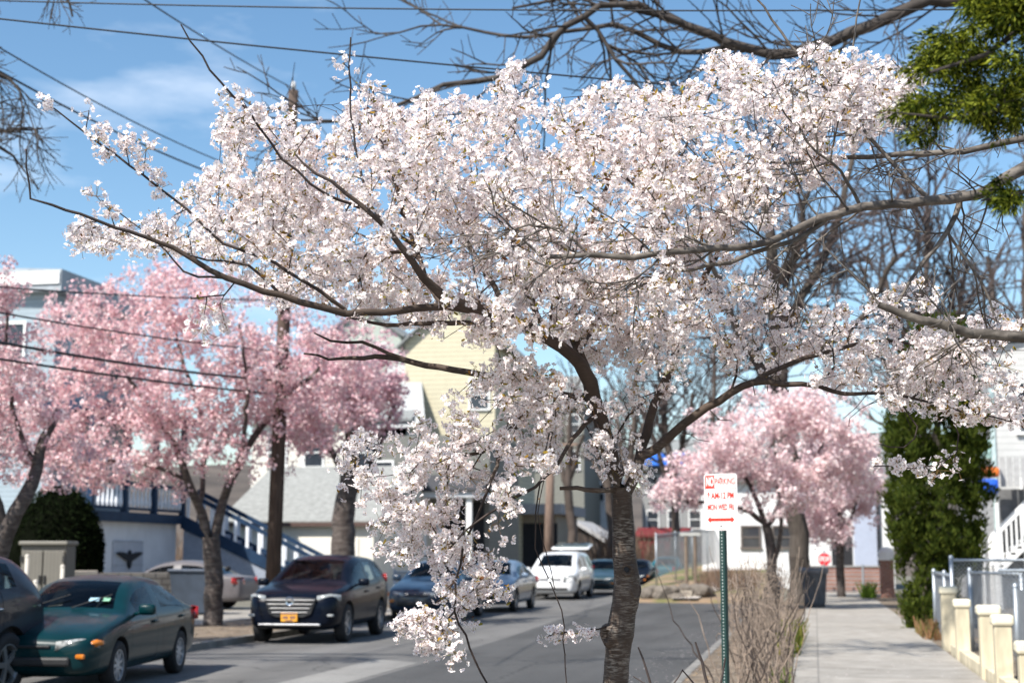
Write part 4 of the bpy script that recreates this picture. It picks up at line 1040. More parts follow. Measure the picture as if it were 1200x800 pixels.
mb = MB(); mb.prism(off(rrect(W_, H_, .022, -.006)), (0, .003, 0)); plate = mb.build('plate', SW, t)
mb = MB(); o_ = off(rrect(W_ - .018, H_ - .018, .016, -.0075)); i_ = off(rrect(W_ - .026, H_ - .026, .013, -.0075)); n = len(o_)
mb.add(o_ + i_, [(k, (k + 1) % n, n + (k + 1) % n, n + k) for k in range(n)])
mb.quad((-W_ / 2 + .012, -.0075, zc + .118), (W_ / 2 - .012, -.0075, zc + .118), (W_ / 2 - .012, -.0075, zc + .114), (-W_ / 2 + .012, -.0075, zc + .114)); mb.build('border', SR, plate)
mb = MB(); mb.quad((-W_ / 2 + .014, -.0078, zc + .120), (-.055, -.0078, zc + .120), (-.055, -.0078, zc + .222), (-W_ / 2 + .014, -.0078, zc + .222)); mb.build('red_panel', SR, plate)
za = zc - .148; mb = MB(); s1 = .125
mb.quad((-s1, -.0078, za), (-s1 + .03, -.0078, za + .030), (-s1 + .03, -.0078, za + .013), (s1 - .03, -.0078, za + .013), (s1 - .03, -.0078, za + .030), (s1, -.0078, za), (s1 - .03, -.0078, za - .030), (s1 - .03, -.0078, za - .013), (-s1 + .03, -.0078, za - .013), (-s1 + .03, -.0078, za - .030)); mb.build('arrow', SR, plate)
mb = MB()
for z in (zc + .2, zc - .2): mb.lathe([(0, -.012), (.007, -.010), (.008, -.006)], (0, 0, z), 'Y', 10)
mb.build('bolt', BLK, plate)
def text(s_, x, z, h, w, mat, parent, y=-.009, bold=.0):
    cu = bpy.data.curves.new('lettering', 'FONT'); cu.body = s_; cu.align_x = 'CENTER'; cu.align_y = 'CENTER'; cu.size = h * 1.38; cu.offset = bold
    o = bpy.data.objects.new('lettering', cu); COL.objects.link(o); cu.materials.append(mat); o.parent = parent
    bpy.context.view_layer.update(); k = w / max(o.dimensions.x, 1e-6)
    dg = bpy.context.evaluated_depsgraph_get(); me = bpy.data.meshes.new_from_object(o.evaluated_get(dg)); bpy.data.objects.remove(o)
    for v in me.vertices: v.co = (x + v.co.x * k, y, z + v.co.y)
    return link_mesh('lettering', me, mat, parent)
text('NO', -.0970, zc + .171, .075, .070, SW, plate, bold=.004)
text('PARKING', .043, zc + .171, .055, .180, SR, plate, bold=.001)
text('8 AM-12 PM', 0, zc + .052, .055, .245, SR, plate, bold=.0022)
text('MON WED FRI', 0, zc - .045, .050, .245, SR, plate, bold=.002)

# ------------------------------------------------------------------ stop sign
ss = at(966, 655, 66); t = thing('stop_sign', 'small red octagonal stop sign at the end of the pavement', 'sign', (ss[0], ss[1], 0), R(-3), world_coords=False)
mb = MB(); mb.tube([(0, .03, 0), (0, .03, ss[2] + .4)], .035, 8); mb.build('post', GALV, t)
mb = MB(); mb.prism([(.29 * math.cos(R(22.5 + 45 * k)), 0, ss[2] + .29 * math.sin(R(22.5 + 45 * k))) for k in range(8)], (0, .01, 0)); pl = mb.build('plate', M('stop_red', (.62, .015, .03), .4, .06, 3), t)
text('STOP', 0, ss[2], .2, .46, SW, pl, y=-.006, bold=.008)

# ------------------------------------------------------------------ trash bin
tb = gp(955, 711, .09); t = thing('trash_bin', 'dark grey plastic bin with a bag rim beside the pavement, under the big trunk', 'bin', tb)
mb = MB(); mb.lathe([(0, .0), (.29, .0), (.32, .2), (.38, 1.02), (.40, 1.04), (.40, 1.1), (.35, 1.1), (.34, .6)], tb, n=22); mb.build('body', M('bin_grey', (.085, .09, .10), .6, .45, 5, .2, stretch=(3, 3, .6)), t, True)
mb = MB(); mb.lathe([(.385, .98), (.43, 1.02), (.435, 1.12), (.40, 1.16), (.34, 1.13), (.30, 1.0), (0, .97)], tb, n=22); mb.build('bag_rim', M('bag_black', (.12, .125, .14), .35, .3, 12, .4), t, True)

# ------------------------------------------------------------------ brick wall with railings across the pavement end
BRICK = bricky('red_brick', (.36, .14, .09), (.28, .10, .07), (.35, .31, .28), .24, .08, .012, .85, 'XZ')
a = gp(938, 697, .05); b = gp(1034, 697, .05); Yb = 66.5; xa = atY(942, 680, Yb)[0]; xb = atY(1034, 680, Yb)[0]; zt = atY(985, 661, Yb)[2]
t = thing('brick_wall', 'low red brick garden wall across the end of the pavement', 'wall', ((xa + xb) / 2, Yb, 0))
mb = MB(); mb.box(((xa + xb) / 2, Yb, (zt) / 2 - .1), (xb - xa, .25, zt)); mb.build('brickwork', BRICK, t)
mb = MB(); mb.box(((xa + xb) / 2, Yb, zt - .08), (xb - xa + .1, .34, .07)); mb.build('coping', CONC, t)
Yf = 65.6; t = thing('metal_railing', 'grey metal railing with thin bars before the brick wall', 'railing', ((xa + xb) / 2, Yf, 0))
xs = np.linspace(xa, xb, 5)
for x in xs: mb = MB(); mb.tube([(x, Yf, 0), (x, Yf, zt)], .05, 8); mb.build('post', GALV, t)
mb = MB()
for k in range(7): mb.tube([(xa, Yf, .12 + k * (zt - .2) / 6), (xb, Yf, .12 + k * (zt - .2) / 6)], .016, 5)
mb.build('rails', GALV, t)
bp_ = atY(1040, 690, 58); t = thing('brick_pillar', 'red brick pillar with a pale cap beside the evergreen', 'pillar', (bp_[0], 58, .05))
zt2 = atY(1040, 656, 58)[2]; mb = MB(); mb.box((bp_[0], 58, zt2 / 2), (.5, .5, zt2)); mb.build('brickwork', BRICK, t)
mb = MB(); mb.box((bp_[0], 58, zt2 + .06), (.62, .62, .12)); mb.lathe([(.28, zt2 + .12), (.3, zt2 + .3), (.2, zt2 + .45), (0, zt2 + .5)], (bp_[0], 58, 0), n=12); mb.build('cap', WHITE, t)

# ------------------------------------------------------------------ chain-link fences and cream posts at the right
LINK = M('chain_link_wire', (.33, .35, .37), .45, .12, 6, metal=.5)
def chain(p0, p1, z0, z1, parent, pitch=.075, r=.0026, name='mesh_panel', mat=LINK):
    """diamond mesh woven of real wires between two points"""
    p0, p1 = np.array(p0, float), np.array(p1, float); L = np.linalg.norm(p1 - p0); u = (p1 - p0) / L; H_ = z1 - z0; mb = MB()
    n = int((L + H_) / pitch)
    for s_ in (1, -1):
        for k in range(n):
            a = k * pitch - (H_ if s_ > 0 else 0); 
            t0, t1 = (max(0, -a), min(H_, L - a)) if s_ > 0 else (max(0, a - L), min(H_, a))
            if t1 - t0 < .02: continue
            A = p0 + u * (a + s_ * t0) + np.array([0, 0, z0 + t0]); B = p0 + u * (a + s_ * t1) + np.array([0, 0, z0 + t1])
            mb.tube([A, B], r, 3, False)
    return mb.build(name, mat, parent)
def fence(p0, p1, z0, z1, label, posts, nm='chain_link_fence', rail=True, cat='fence', r=.0042, pitch=.066, group=None):
    p0, p1 = np.array(p0, float), np.array(p1, float); t = thing(nm, label, cat, (p0[0], p0[1], 0), group=group)
    for f in posts:
        p = p0 + (p1 - p0) * f; mb = MB(); mb.tube([p + [0, 0, 0], p + [0, 0, z1 + .04]], .034, 10); mb.lathe([(.04, z1 + .03), (.035, z1 + .07), (0, z1 + .09)], p, n=10); mb.build('post', GALV, t, True)
    if rail:
        mb = MB(); mb.tube([p0 + [0, 0, z1], p1 + [0, 0, z1]], .024, 8); mb.build('top_rail', GALV, t, True)
        mb = MB()        # twisted wire tips along the top
        L = np.linalg.norm(p1 - p0); n = int(L / pitch)
        for k in range(n): p = p0 + (p1 - p0) * (k + .5) / n; mb.tube([p + [0, 0, z1 - .02], p + [.01, .01, z1 + .04]], .004, 3)
        mb.build('wire_tips', GALV, t)
    chain(p0 + [.02, .0, 0], p1 + [.02, 0, 0], z0, z1, t, pitch, r); return t
CR = M('cream_concrete', (.56, .49, .35), .8, .27, 2.2, .3, stretch=(3, 3, .8), detail=10)
zmap = {}
def postY(px): return float(np.interp(-px, [-1250, -1200, -1175, -1157, -1127, -1109], [0, 0, 0, 0, 0, 0]))
XF = 2.16
def Y_at(px, X=XF, z=.5):
    r = None
    lo, hi = 3., 60.
    for _ in range(50):
        m_ = (lo + hi) / 2; v = np.array([X, m_, z]) - _C; x = 600 + F * (v @ _rt) / (v @ _fw)
        if x > px: lo = m_
        else: hi = m_
    return (lo + hi) / 2
def z_at(py, X, Y):
    lo, hi = -1., 6.
    for _ in range(40):
        m_ = (lo + hi) / 2; v = np.array([X, Y, m_]) - _C; y = 400 - F * (v @ _uu) / (v @ _fw)
        if y > py: lo = m_
        else: hi = m_
    return (lo + hi) / 2
posts = [(1111, 686, 'tallest cream concrete post, beside the galvanised gate post'), (1127, 701, 'second cream post, slim and rising from the low cream wall'), (1158, 708, 'cream post with a broad cap and a dark stain down its face'),
         (1174, 719, 'cream post close behind the stained one, in front of the dark mesh'), (1203, 750, 'cream post cut off by the right edge of the picture')]
for px, py, lab in posts:
    Y = Y_at(px, XF, .9); z = z_at(py, XF, Y); w = .24 if px in (1158, 1111) else .2
    t = thing('concrete_post', lab, 'post', (XF, Y, .06), group='cream concrete fence posts')
    mb = MB(); mb.box((XF, Y, (z - .12) / 2 + .02), (w, w, z - .12), bev=.012); mb.build('shaft', CR, t)
    mb = MB(); mb.box((XF, Y, z - .07), (w + .06, w + .06, .13), bev=.035); mb.build('cap', M('cream_cap', (.68, .62, .47), .7, .1, 4, .2), t)
Ya, Yb_ = Y_at(1110, XF, .2), 9.
t = thing('low_wall', 'low cream plinth wall joining the concrete posts', 'wall', (XF, (Ya + Yb_) / 2, 0)); mb = MB(); mb.box((XF, (Ya - 1.6 + Yb_) / 2, .14), (.16, Ya - 1.6 - Yb_, .2), bev=.015); mb.build('plinth', CR, t)
Yg1 = Y_at(1116, XF + .1, 1.); zg = z_at(656, XF, Yg1)
fence((XF + .12, Yg1 + .1, 0), (XF + .14, Yg1 + 4.5, 0), .1, z_at(672, XF, Yg1 + 3), 'narrow stretch of chain-link fence beyond the tallest cream post', (0.4, 1))
fence((XF + .1, Yg1, 0), (XF + 6.5, Yg1 + .6, 0), .12, zg, 'chain-link fence running right from the galvanised post, with a toothed top edge', (0, .5, 1))
fence((XF + .35, Yg1 - .3, 0), (XF + .95, Yg1 - 2.3, 0), .3, z_at(671, XF + .8, Yg1 - 1), 'half open chain-link gate between the second and third cream posts', (0.02, .98), nm='chain_link_gate', cat='gate', rail=True)
fence((XF + .45, Y_at(1186, XF + .4, 1), 0), (XF + .5, 8.5, 0), .1, z_at(690, XF + .4, Y_at(1186, XF + .4, 1)), 'dark chain-link panel at the right edge behind the last cream posts', (0, .6), rail=False, r=.005, pitch=.06)
fence((XF + .5, Yg1 - 3.2, 0), (XF + 5.5, Yg1 - 2.9, 0), .1, z_at(668, XF + 1.5, Yg1 - 3), 'second chain-link fence running right, just in front of the toothed one', (.14, .6, 1))
wp = at(1141, 660, 33); t = thing('wooden_post', 'weathered square wooden post in front of the evergreen', 'post', (wp[0], wp[1], 0)); mb = MB(); zt = at(1141, 611, 33)[2]; mb.box((wp[0], wp[1], zt / 2), (.26, .2, zt), bev=.02); mb.build('shaft', M('weathered_wood', (.26, .23, .20), .9, .25, 3, .4, stretch=(5, 5, .6)), t)
bt = at(1157, 566, 44); t = thing('plastic_play_slide', 'blue and orange plastic play thing beside the white clapboard house', 'toy', bt - np.array([0, 0, bt[2]]))
mb = MB(); mb.box(bt - [0, 0, .1], (.6, .5, .45), bev=.1); mb.build('blue_tub', M('toy_blue', (.02, .10, .55), .4), t, True)
mb = MB(); mb.box(bt + [.1, 0, .32], (.5, .45, .3), bev=.1); mb.build('orange_tub', M('toy_orange', (.65, .16, .03), .4), t, True)
mb = MB(); mb.box(bt + [-.05, 0, .62 + .35], (.4, .4, .6), bev=.08); mb.build('pale_tub', M('toy_pale', (.4, .6, .55), .4), t, True)
mb = MB(); 
for dx in (-.2, .25): mb.tube([(bt[0] + dx, bt[1], 0), (bt[0] + dx, bt[1], bt[2])], .05, 8)
mb.build('leg', WHITE, t)

# ------------------------------------------------------------------ left yard things
sl = at(49, 700, 36); X0 = at(22, 690, 36); X1 = at(76, 690, 36); zt = at(49, 633, 36)[2]
t = thing('storage_shed', 'tall grey-beige plastic storage shed with double doors beside the dark yew', 'shed', (sl[0], sl[1], .06), YAW, world_coords=False)
w = np.linalg.norm(X1 - X0); BE = lined('shed_plastic', (.15, .14, .12), .09, 'X', .75, .15, bump=.3)
mb = MB(); mb.box((0, .4, zt / 2 - .1), (w - .02, .8, zt - .15), bev=.02); mb.build('body', BE, t)
for s_ in (-1, 1):
    mb = MB(); mb.box((s_ * w * .235, -.02, zt / 2 - .1), (w * .44, .05, zt - .4), bev=.012); d = mb.build('door', BE, t)
    mb = MB(); mb.box((s_ * .06, -.06, zt * .5), (.05, .04, .2), bev=.01); mb.build('handle', BLK, d)
    mb = MB()
    for z in (.5, zt - .5): mb.box((s_ * w * .46, -.05, z), (.06, .05, .14))
    mb.build('hinge', BLK, d)
mb = MB(); mb.box((0, .38, zt - .12), (w + .08, .95, .1), bev=.03); mb.build('lid', M('shed_lid', (.18, .17, .145), .6, .06), t)
STONE = bricky('field_stone', (.36, .33, .29), (.24, .22, .2), (.13, .12, .11), .35, .16, .02, .9, 'XZ', .5, .8)
A = at(74, 700, 37.5); B = at(206, 700, 39.5); zt = at(140, 671, 38.5)[2]
t = thing('stone_wall', 'low grey stone garden wall behind the teal sedan', 'wall', ((A[0] + B[0]) / 2, (A[1] + B[1]) / 2, .06), math.atan2(B[1] - A[1], B[0] - A[0]), world_coords=False)
L = math.hypot(B[0] - A[0], B[1] - A[1]); mb = MB(); mb.box((L * .0, 0, zt / 2 - .05), (L, .35, zt), bev=.03); mb.build('stonework', STONE, t)
mb = MB(); mb.box((-L * .37, -.03, zt / 2), (L * .26, .36, zt + .02), bev=.02); mb.build('pale_block', M('pale_stone', (.42, .38, .33), .9, .2, 4, .4), t)
for k, px in enumerate((213, 232)):
    c = at(px, 712, 39.5 - k * .4); c[2] = .08; zt = at(px, 668, 39.5)[2]
    t = thing('wheelie_bin', ['dark blue-grey wheeled bin next to the stone wall', 'dark blue-grey wheeled bin just left of the pink cherry trunk'][k], 'bin', c, YAW, 'wheeled bins by the driveway', world_coords=False)
    mb = MB(); hh = zt - .12; mb.add([(-.25, -.28, .08), (.25, -.28, .08), (.25, .28, .08), (-.25, .28, .08), (-.31, -.36, hh), (.31, -.36, hh), (.31, .36, hh), (-.31, .36, hh)], [(0, 1, 2, 3), (4, 5, 6, 7), (0, 1, 5, 4), (1, 2, 6, 5), (2, 3, 7, 6), (3, 0, 4, 7)]); mb.build('body', M('bin_blue', (.045, .06, .085), .5, .15, 4), t)
    mb = MB(); mb.box((0, -.02, hh + .04), (.66, .78, .08), rz=0, bev=.03); mb.build('lid', M('bin_lid', (.05, .065, .095), .45), t)
    for s_ in (-1, 1): mb = MB(); mb.lathe([(.0, -.03), (.11, -.03), (.11, .03), (0, .03)], (s_ * .3, .3, .11), 'X', 14); mb.build('wheel', TYRE, t)
for px, d, pt in ((30, 31, 652), (41, 29, 682), (72, 32, 664)):
    c = at(px, 700, d); z = at(px, pt, d)[2]; mb = MB(); mb.tube([(c[0], c[1], 0), (c[0], c[1], z)], .045, 10); mb.lathe([(.05, z - .01), (.045, z + .04), (0, z + .06)], c * [1, 1, 0], n=10)
    o = mb.build('fence_post', M('pale_post', (.45, .42, .37), .6, .1, 4), None, True); tag(o, {30: 'pale steel fence post, tall, against the shed left door', 41: 'pale steel fence post, short, by the plum car roof', 72: 'pale steel fence post at the right edge of the shed'}[px], 'post', 'steel fence posts by the shed')
A = at(452, 700, 43.5); B = at(486, 700, 46)
fence((-11.6, 41, 0), (-11.4, 52, 0), .1, 1.15, 'low dark wire fence along the far pavement behind the black car', (0, .25, .5, .75, 1))

# ------------------------------------------------------------------ things at the bend
def rocks(name, label, cx, cy, w, d, h, n):
    t = thing(name, label, 'wall', (cx, cy, .05)); mb = MB(); rr = np.random.default_rng(int(cx * 100) % 97)
    for k in range(n):
        s_ = rr.uniform(.22, .42); bm = bmesh.new(); bmesh.ops.create_icosphere(bm, subdivisions=2, radius=1)
        sc = rr.uniform(.7, 1.2, 3) * [s_, s_ * .8, s_ * .6]; c = np.array([cx + rr.uniform(-w / 2, w / 2), cy + rr.uniform(-d / 2, d / 2), .1 + rr.uniform(0, h)])
        vv = [c + np.array(v.co) * sc * (1 + rr.normal(0, .05)) for v in bm.verts]; mb.add(vv, [[v.index for v in f.verts] for f in bm.faces]); bm.free()
    mb.build('stones', M('rubble_stone', (.14, .12, .10), .9, .3, 4, .6), t); return t
q = atY(776, 690, 53); rocks('rubble_wall', 'low rubble stone wall at the bend, just right of the foreground trunk', q[0], 53, 1.1, .5, .35, 24)
q = atY(812, 690, 53.5); rocks('rubble_wall', 'low rubble stone pile at the bend, left of the sign post', q[0], 53.6, .8, .5, .3, 14)
q0 = atY(797, 700, 53); t = thing('garden_steps', 'pale concrete steps climbing from the bend to the lawn', 'steps', (q0[0], 52.8, 0))
mb = MB()
for k in range(4): mb.box((q0[0], 52.8 + k * .32, .04 + k * .06), (.8, .34, .2 + .12 * k))
mb.build('treads', M('step_concrete', (.33, .29, .24), .9, .12, 3), t)
fence((-6.2, 60, .3), (-4.6, 76, .8), .5, 2.1, 'galvanised chain-link fence climbing the bank beyond the bend', (0, .25, .5, .75, 1), r=.006, pitch=.12)
q = atY(808, 665, 58); t = thing('timber_arbour', 'rough timber post frame beside the path on the bank', 'frame', (q[0], 58, .3))
WD = M('old_timber', (.17, .13, .10), .9, .25, 4, .4)
for dx in (-.12, .22): mb = MB(); mb.tube([(q[0] + dx, 58, .2), (q[0] + dx, 58, 2.35)], .07, 7); mb.build('post', WD, t)
mb = MB(); mb.box((q[0] + .05, 58, 2.4), (.8, .2, .12)); mb.build('crossbar', M('pale_timber', (.38, .38, .36), .8), t)
q = atY(776, 634, 100); zz0 = atY(776, 652, 100)[2]; zz1 = atY(776, 628, 100)[2]
t = thing('red_shed', 'small red wooden shed on the rise beyond the bend', 'shed', (q[0], 100, 0)); mb = MB(); mb.box((q[0], 101.5, zz1 / 2), (3.2, 3, zz1)); mb.build('wall', M('red_boards', (.24, .022, .03), .7, .2, 3), t)
mb = MB(); gable(mb, q[0] - 1.6, q[0] + 1.6, 100, 103, zz1, zz1 + .5, .2, 'X', .1); mb.build('roof', M('red_roof', (.16, .02, .022), .8), t)
mb = MB(); mb.box((q[0] - .3, 99.97, zz1 * .62), (.9, .05, 1.2)); mb.build('door', DARK, t)
# ------------------------------------------------------------------ blossom makers
PETAL = np.array([(.10, 0, 0), (.55, -.37, .10), (.93, -.27, .17), (.84, 0, .15), (.93, .27, .17), (.55, .37, .10)])
def flowers(C, N, r, parent, name, mat, centre=None, petals=5):
    n = len(C); N, U, W = frames(N); V = np.empty((n, petals, 6, 3)); rr = r * rng.uniform(.8, 1.15, n); cup = rng.uniform(.4, 2.6, n); ph = rng.uniform(0, 6.3, n)
    for k in range(petals):
        a = ph + 2 * math.pi * k / petals + rng.normal(0, .08, n); er = U * np.cos(a)[:, None] + W * np.sin(a)[:, None]; et = -U * np.sin(a)[:, None] + W * np.cos(a)[:, None]
        tilt = rng.normal(0, .12, n)
        for j, (p, t, h) in enumerate(PETAL):
            V[:, k, j] = C + (er * p + et * t + N * ((h * cup + tilt * p))[:, None]) * rr[:, None]
    o = np_mesh(name, V.reshape(-1, 3), 6, mat, parent)
    if centre is not None:
        k = 5; an = np.arange(k) * 2 * math.pi / k
        Vc = (C + N * (rr * .06)[:, None])[:, None] + (U[:, None] * np.cos(an)[None, :, None] + W[:, None] * np.sin(an)[None, :, None]) * (rr * .2)[:, None, None]
        np_mesh('flower_centres', Vc.reshape(-1, 3), k, centre, o)
    return o
def specks(C, N, s, parent, name, mat, k=5, asp=1.):
    n = len(C); N, U, W = frames(N); an = np.arange(k) * 2 * math.pi / k; ss = s * rng.uniform(.6, 1.3, n)
    ca = np.cos(an); sa = np.sin(an) * asp; bend = (np.abs(ca) ** 2) * .35
    V = C[:, None] + (U[:, None] * ca[None, :, None] + W[:, None] * sa[None, :, None] + N[:, None] * bend[None, :, None]) * ss[:, None, None]
    return np_mesh(name, V.reshape(-1, 3), k, mat, parent)
def unit(n):
    u = rng.normal(0, 1, (n, 3)); return u / np.linalg.norm(u, axis=1, keepdims=True)

def px_limb(L, d0, rp=None):
    """rows (px, py, depth offset, radius px) -> world rows"""
    return [list(at(x, y, d0 + dd)) + [r * (d0 + dd) / F] for x, y, dd, r in L]

# ------------------------------------------------------------------ the white cherry in front
def bark(name, c1, c2, zs=38, xs=7, ztop=None, amt=1.):
    m = M(name, c1, .75, .3, 9, .4, stretch=(1, 1, .5), detail=8, spec=.35); nt = m.node_tree; b = nt.nodes['Principled BSDF']; src = b.inputs['Base Color'].links[0].from_socket
    tc = nt.nodes.new("ShaderNodeTexCoord"); mp = nt.nodes.new("ShaderNodeMapping"); mp.inputs['Scale'].default_value = (xs, xs, zs * 2)
    nz = nt.nodes.new("ShaderNodeTexNoise"); nz.inputs['Scale'].default_value = 1.6; nz.inputs['Detail'].default_value = 5; nz.inputs['Roughness'].default_value = .65
    nt.links.new(tc.outputs['Object'], mp.inputs[0]); nt.links.new(mp.outputs[0], nz.inputs['Vector'])
    rp = nt.nodes.new("ShaderNodeValToRGB"); rp.color_ramp.elements[0].position = .46; rp.color_ramp.elements[1].position = .62
    nt.links.new(nz.outputs['Fac'], rp.inputs['Fac']); mx = nt.nodes.new("ShaderNodeMix"); mx.data_type = 'RGBA'
    
    fac = nt.nodes.new("ShaderNodeMath"); fac.operation = 'MULTIPLY'; fac.inputs[1].default_value = amt; nt.links.new(rp.outputs[0], fac.inputs[0])
    if ztop:      # rings only on the old stem, not on the limbs above the fork
        sp = nt.nodes.new("ShaderNodeSeparateXYZ"); nt.links.new(tc.outputs['Object'], sp.inputs[0]); mr = nt.nodes.new("ShaderNodeMapRange")
        mr.inputs[1].default_value = ztop; mr.inputs[2].default_value = ztop + .35; mr.inputs[3].default_value = amt; mr.inputs[4].default_value = amt * .12; nt.links.new(sp.outputs['Z'], mr.inputs[0]); nt.links.new(mr.outputs[0], fac.inputs[1])
    nt.links.new(fac.outputs[0], mx.inputs[0]); nt.links.new(src, mx.inputs[6]); mx.inputs[7].default_value = tuple(c2) + (1,); nt.links.new(mx.outputs[2], b.inputs['Base Color'])
    bp = nt.nodes.new("ShaderNodeBump"); bp.inputs['Strength'].default_value = .45; bp.inputs['Distance'].default_value = .005; nt.links.new(nz.outputs['Fac'], bp.inputs['Height'])
    old = b.inputs['Normal'].links[0].from_socket; nt.links.new(old, bp.inputs['Normal']); nt.links.new(bp.outputs[0], b.inputs['Normal'])
    return m
BARK = bark('cherry_bark', (.06, .041, .031), (.36, .315, .265), 44, 16, 1.85, .58)
_nt = BARK.node_tree          # pale worn patches break the rings up
_tc = _nt.nodes.new("ShaderNodeTexCoord"); _n = _nt.nodes.new("ShaderNodeTexNoise"); _n.inputs['Scale'].default_value = 9; _n.inputs['Detail'].default_value = 6
_nt.links.new(_tc.outputs['Object'], _n.inputs['Vector']); _r = _nt.nodes.new("ShaderNodeValToRGB"); _r.color_ramp.elements[0].position = .40; _r.color_ramp.elements[1].position = .60; _r.color_ramp.elements[0].color = (.15, .15, .15, 1)
_nt.links.new(_n.outputs['Fac'], _r.inputs['Fac']); _m = [q for q in _nt.nodes if q.type == 'MATH'][0]; _mm = _nt.nodes.new("ShaderNodeMath"); _mm.operation = 'MULTIPLY'
_out = _m.outputs[0]; _to = _out.links[0].to_socket; _nt.links.new(_out, _mm.inputs[0]); _nt.links.new(_r.outputs[0], _mm.inputs[1]); _nt.links.new(_mm.outputs[0], _to)
TWIG = M('cherry_twig', (.038, .027, .023), .7, .35, 14, spec=.3)
D0 = 7.2
base = at(716, 1054, D0); base[2] = .07
cherry = thing('cherry_tree', 'white blossoming cherry tree with a dark ringed trunk filling the front of the scene', 'tree', base)
T = Tree()
trunk = [(712, 1060, 0, 25), (713, 980, 0, 19.5), (716, 900, 0, 17.5), (718, 840, 0, 17), (721, 800, 0, 16.5), (724, 765, 0, 16.2), (727, 742, 0, 18), (730, 718, 0, 16.6), (734, 697, 0, 17.6), (735, 676, 0, 16.4), (732, 655, 0, 15.2), (730, 620, 0, 14.2), (729, 592, 0, 13.4), (728, 570, 0, 13)]
T.limb(px_limb([(x, y, dd, r * .91) for x, y, dd, r in trunk], D0), .05)
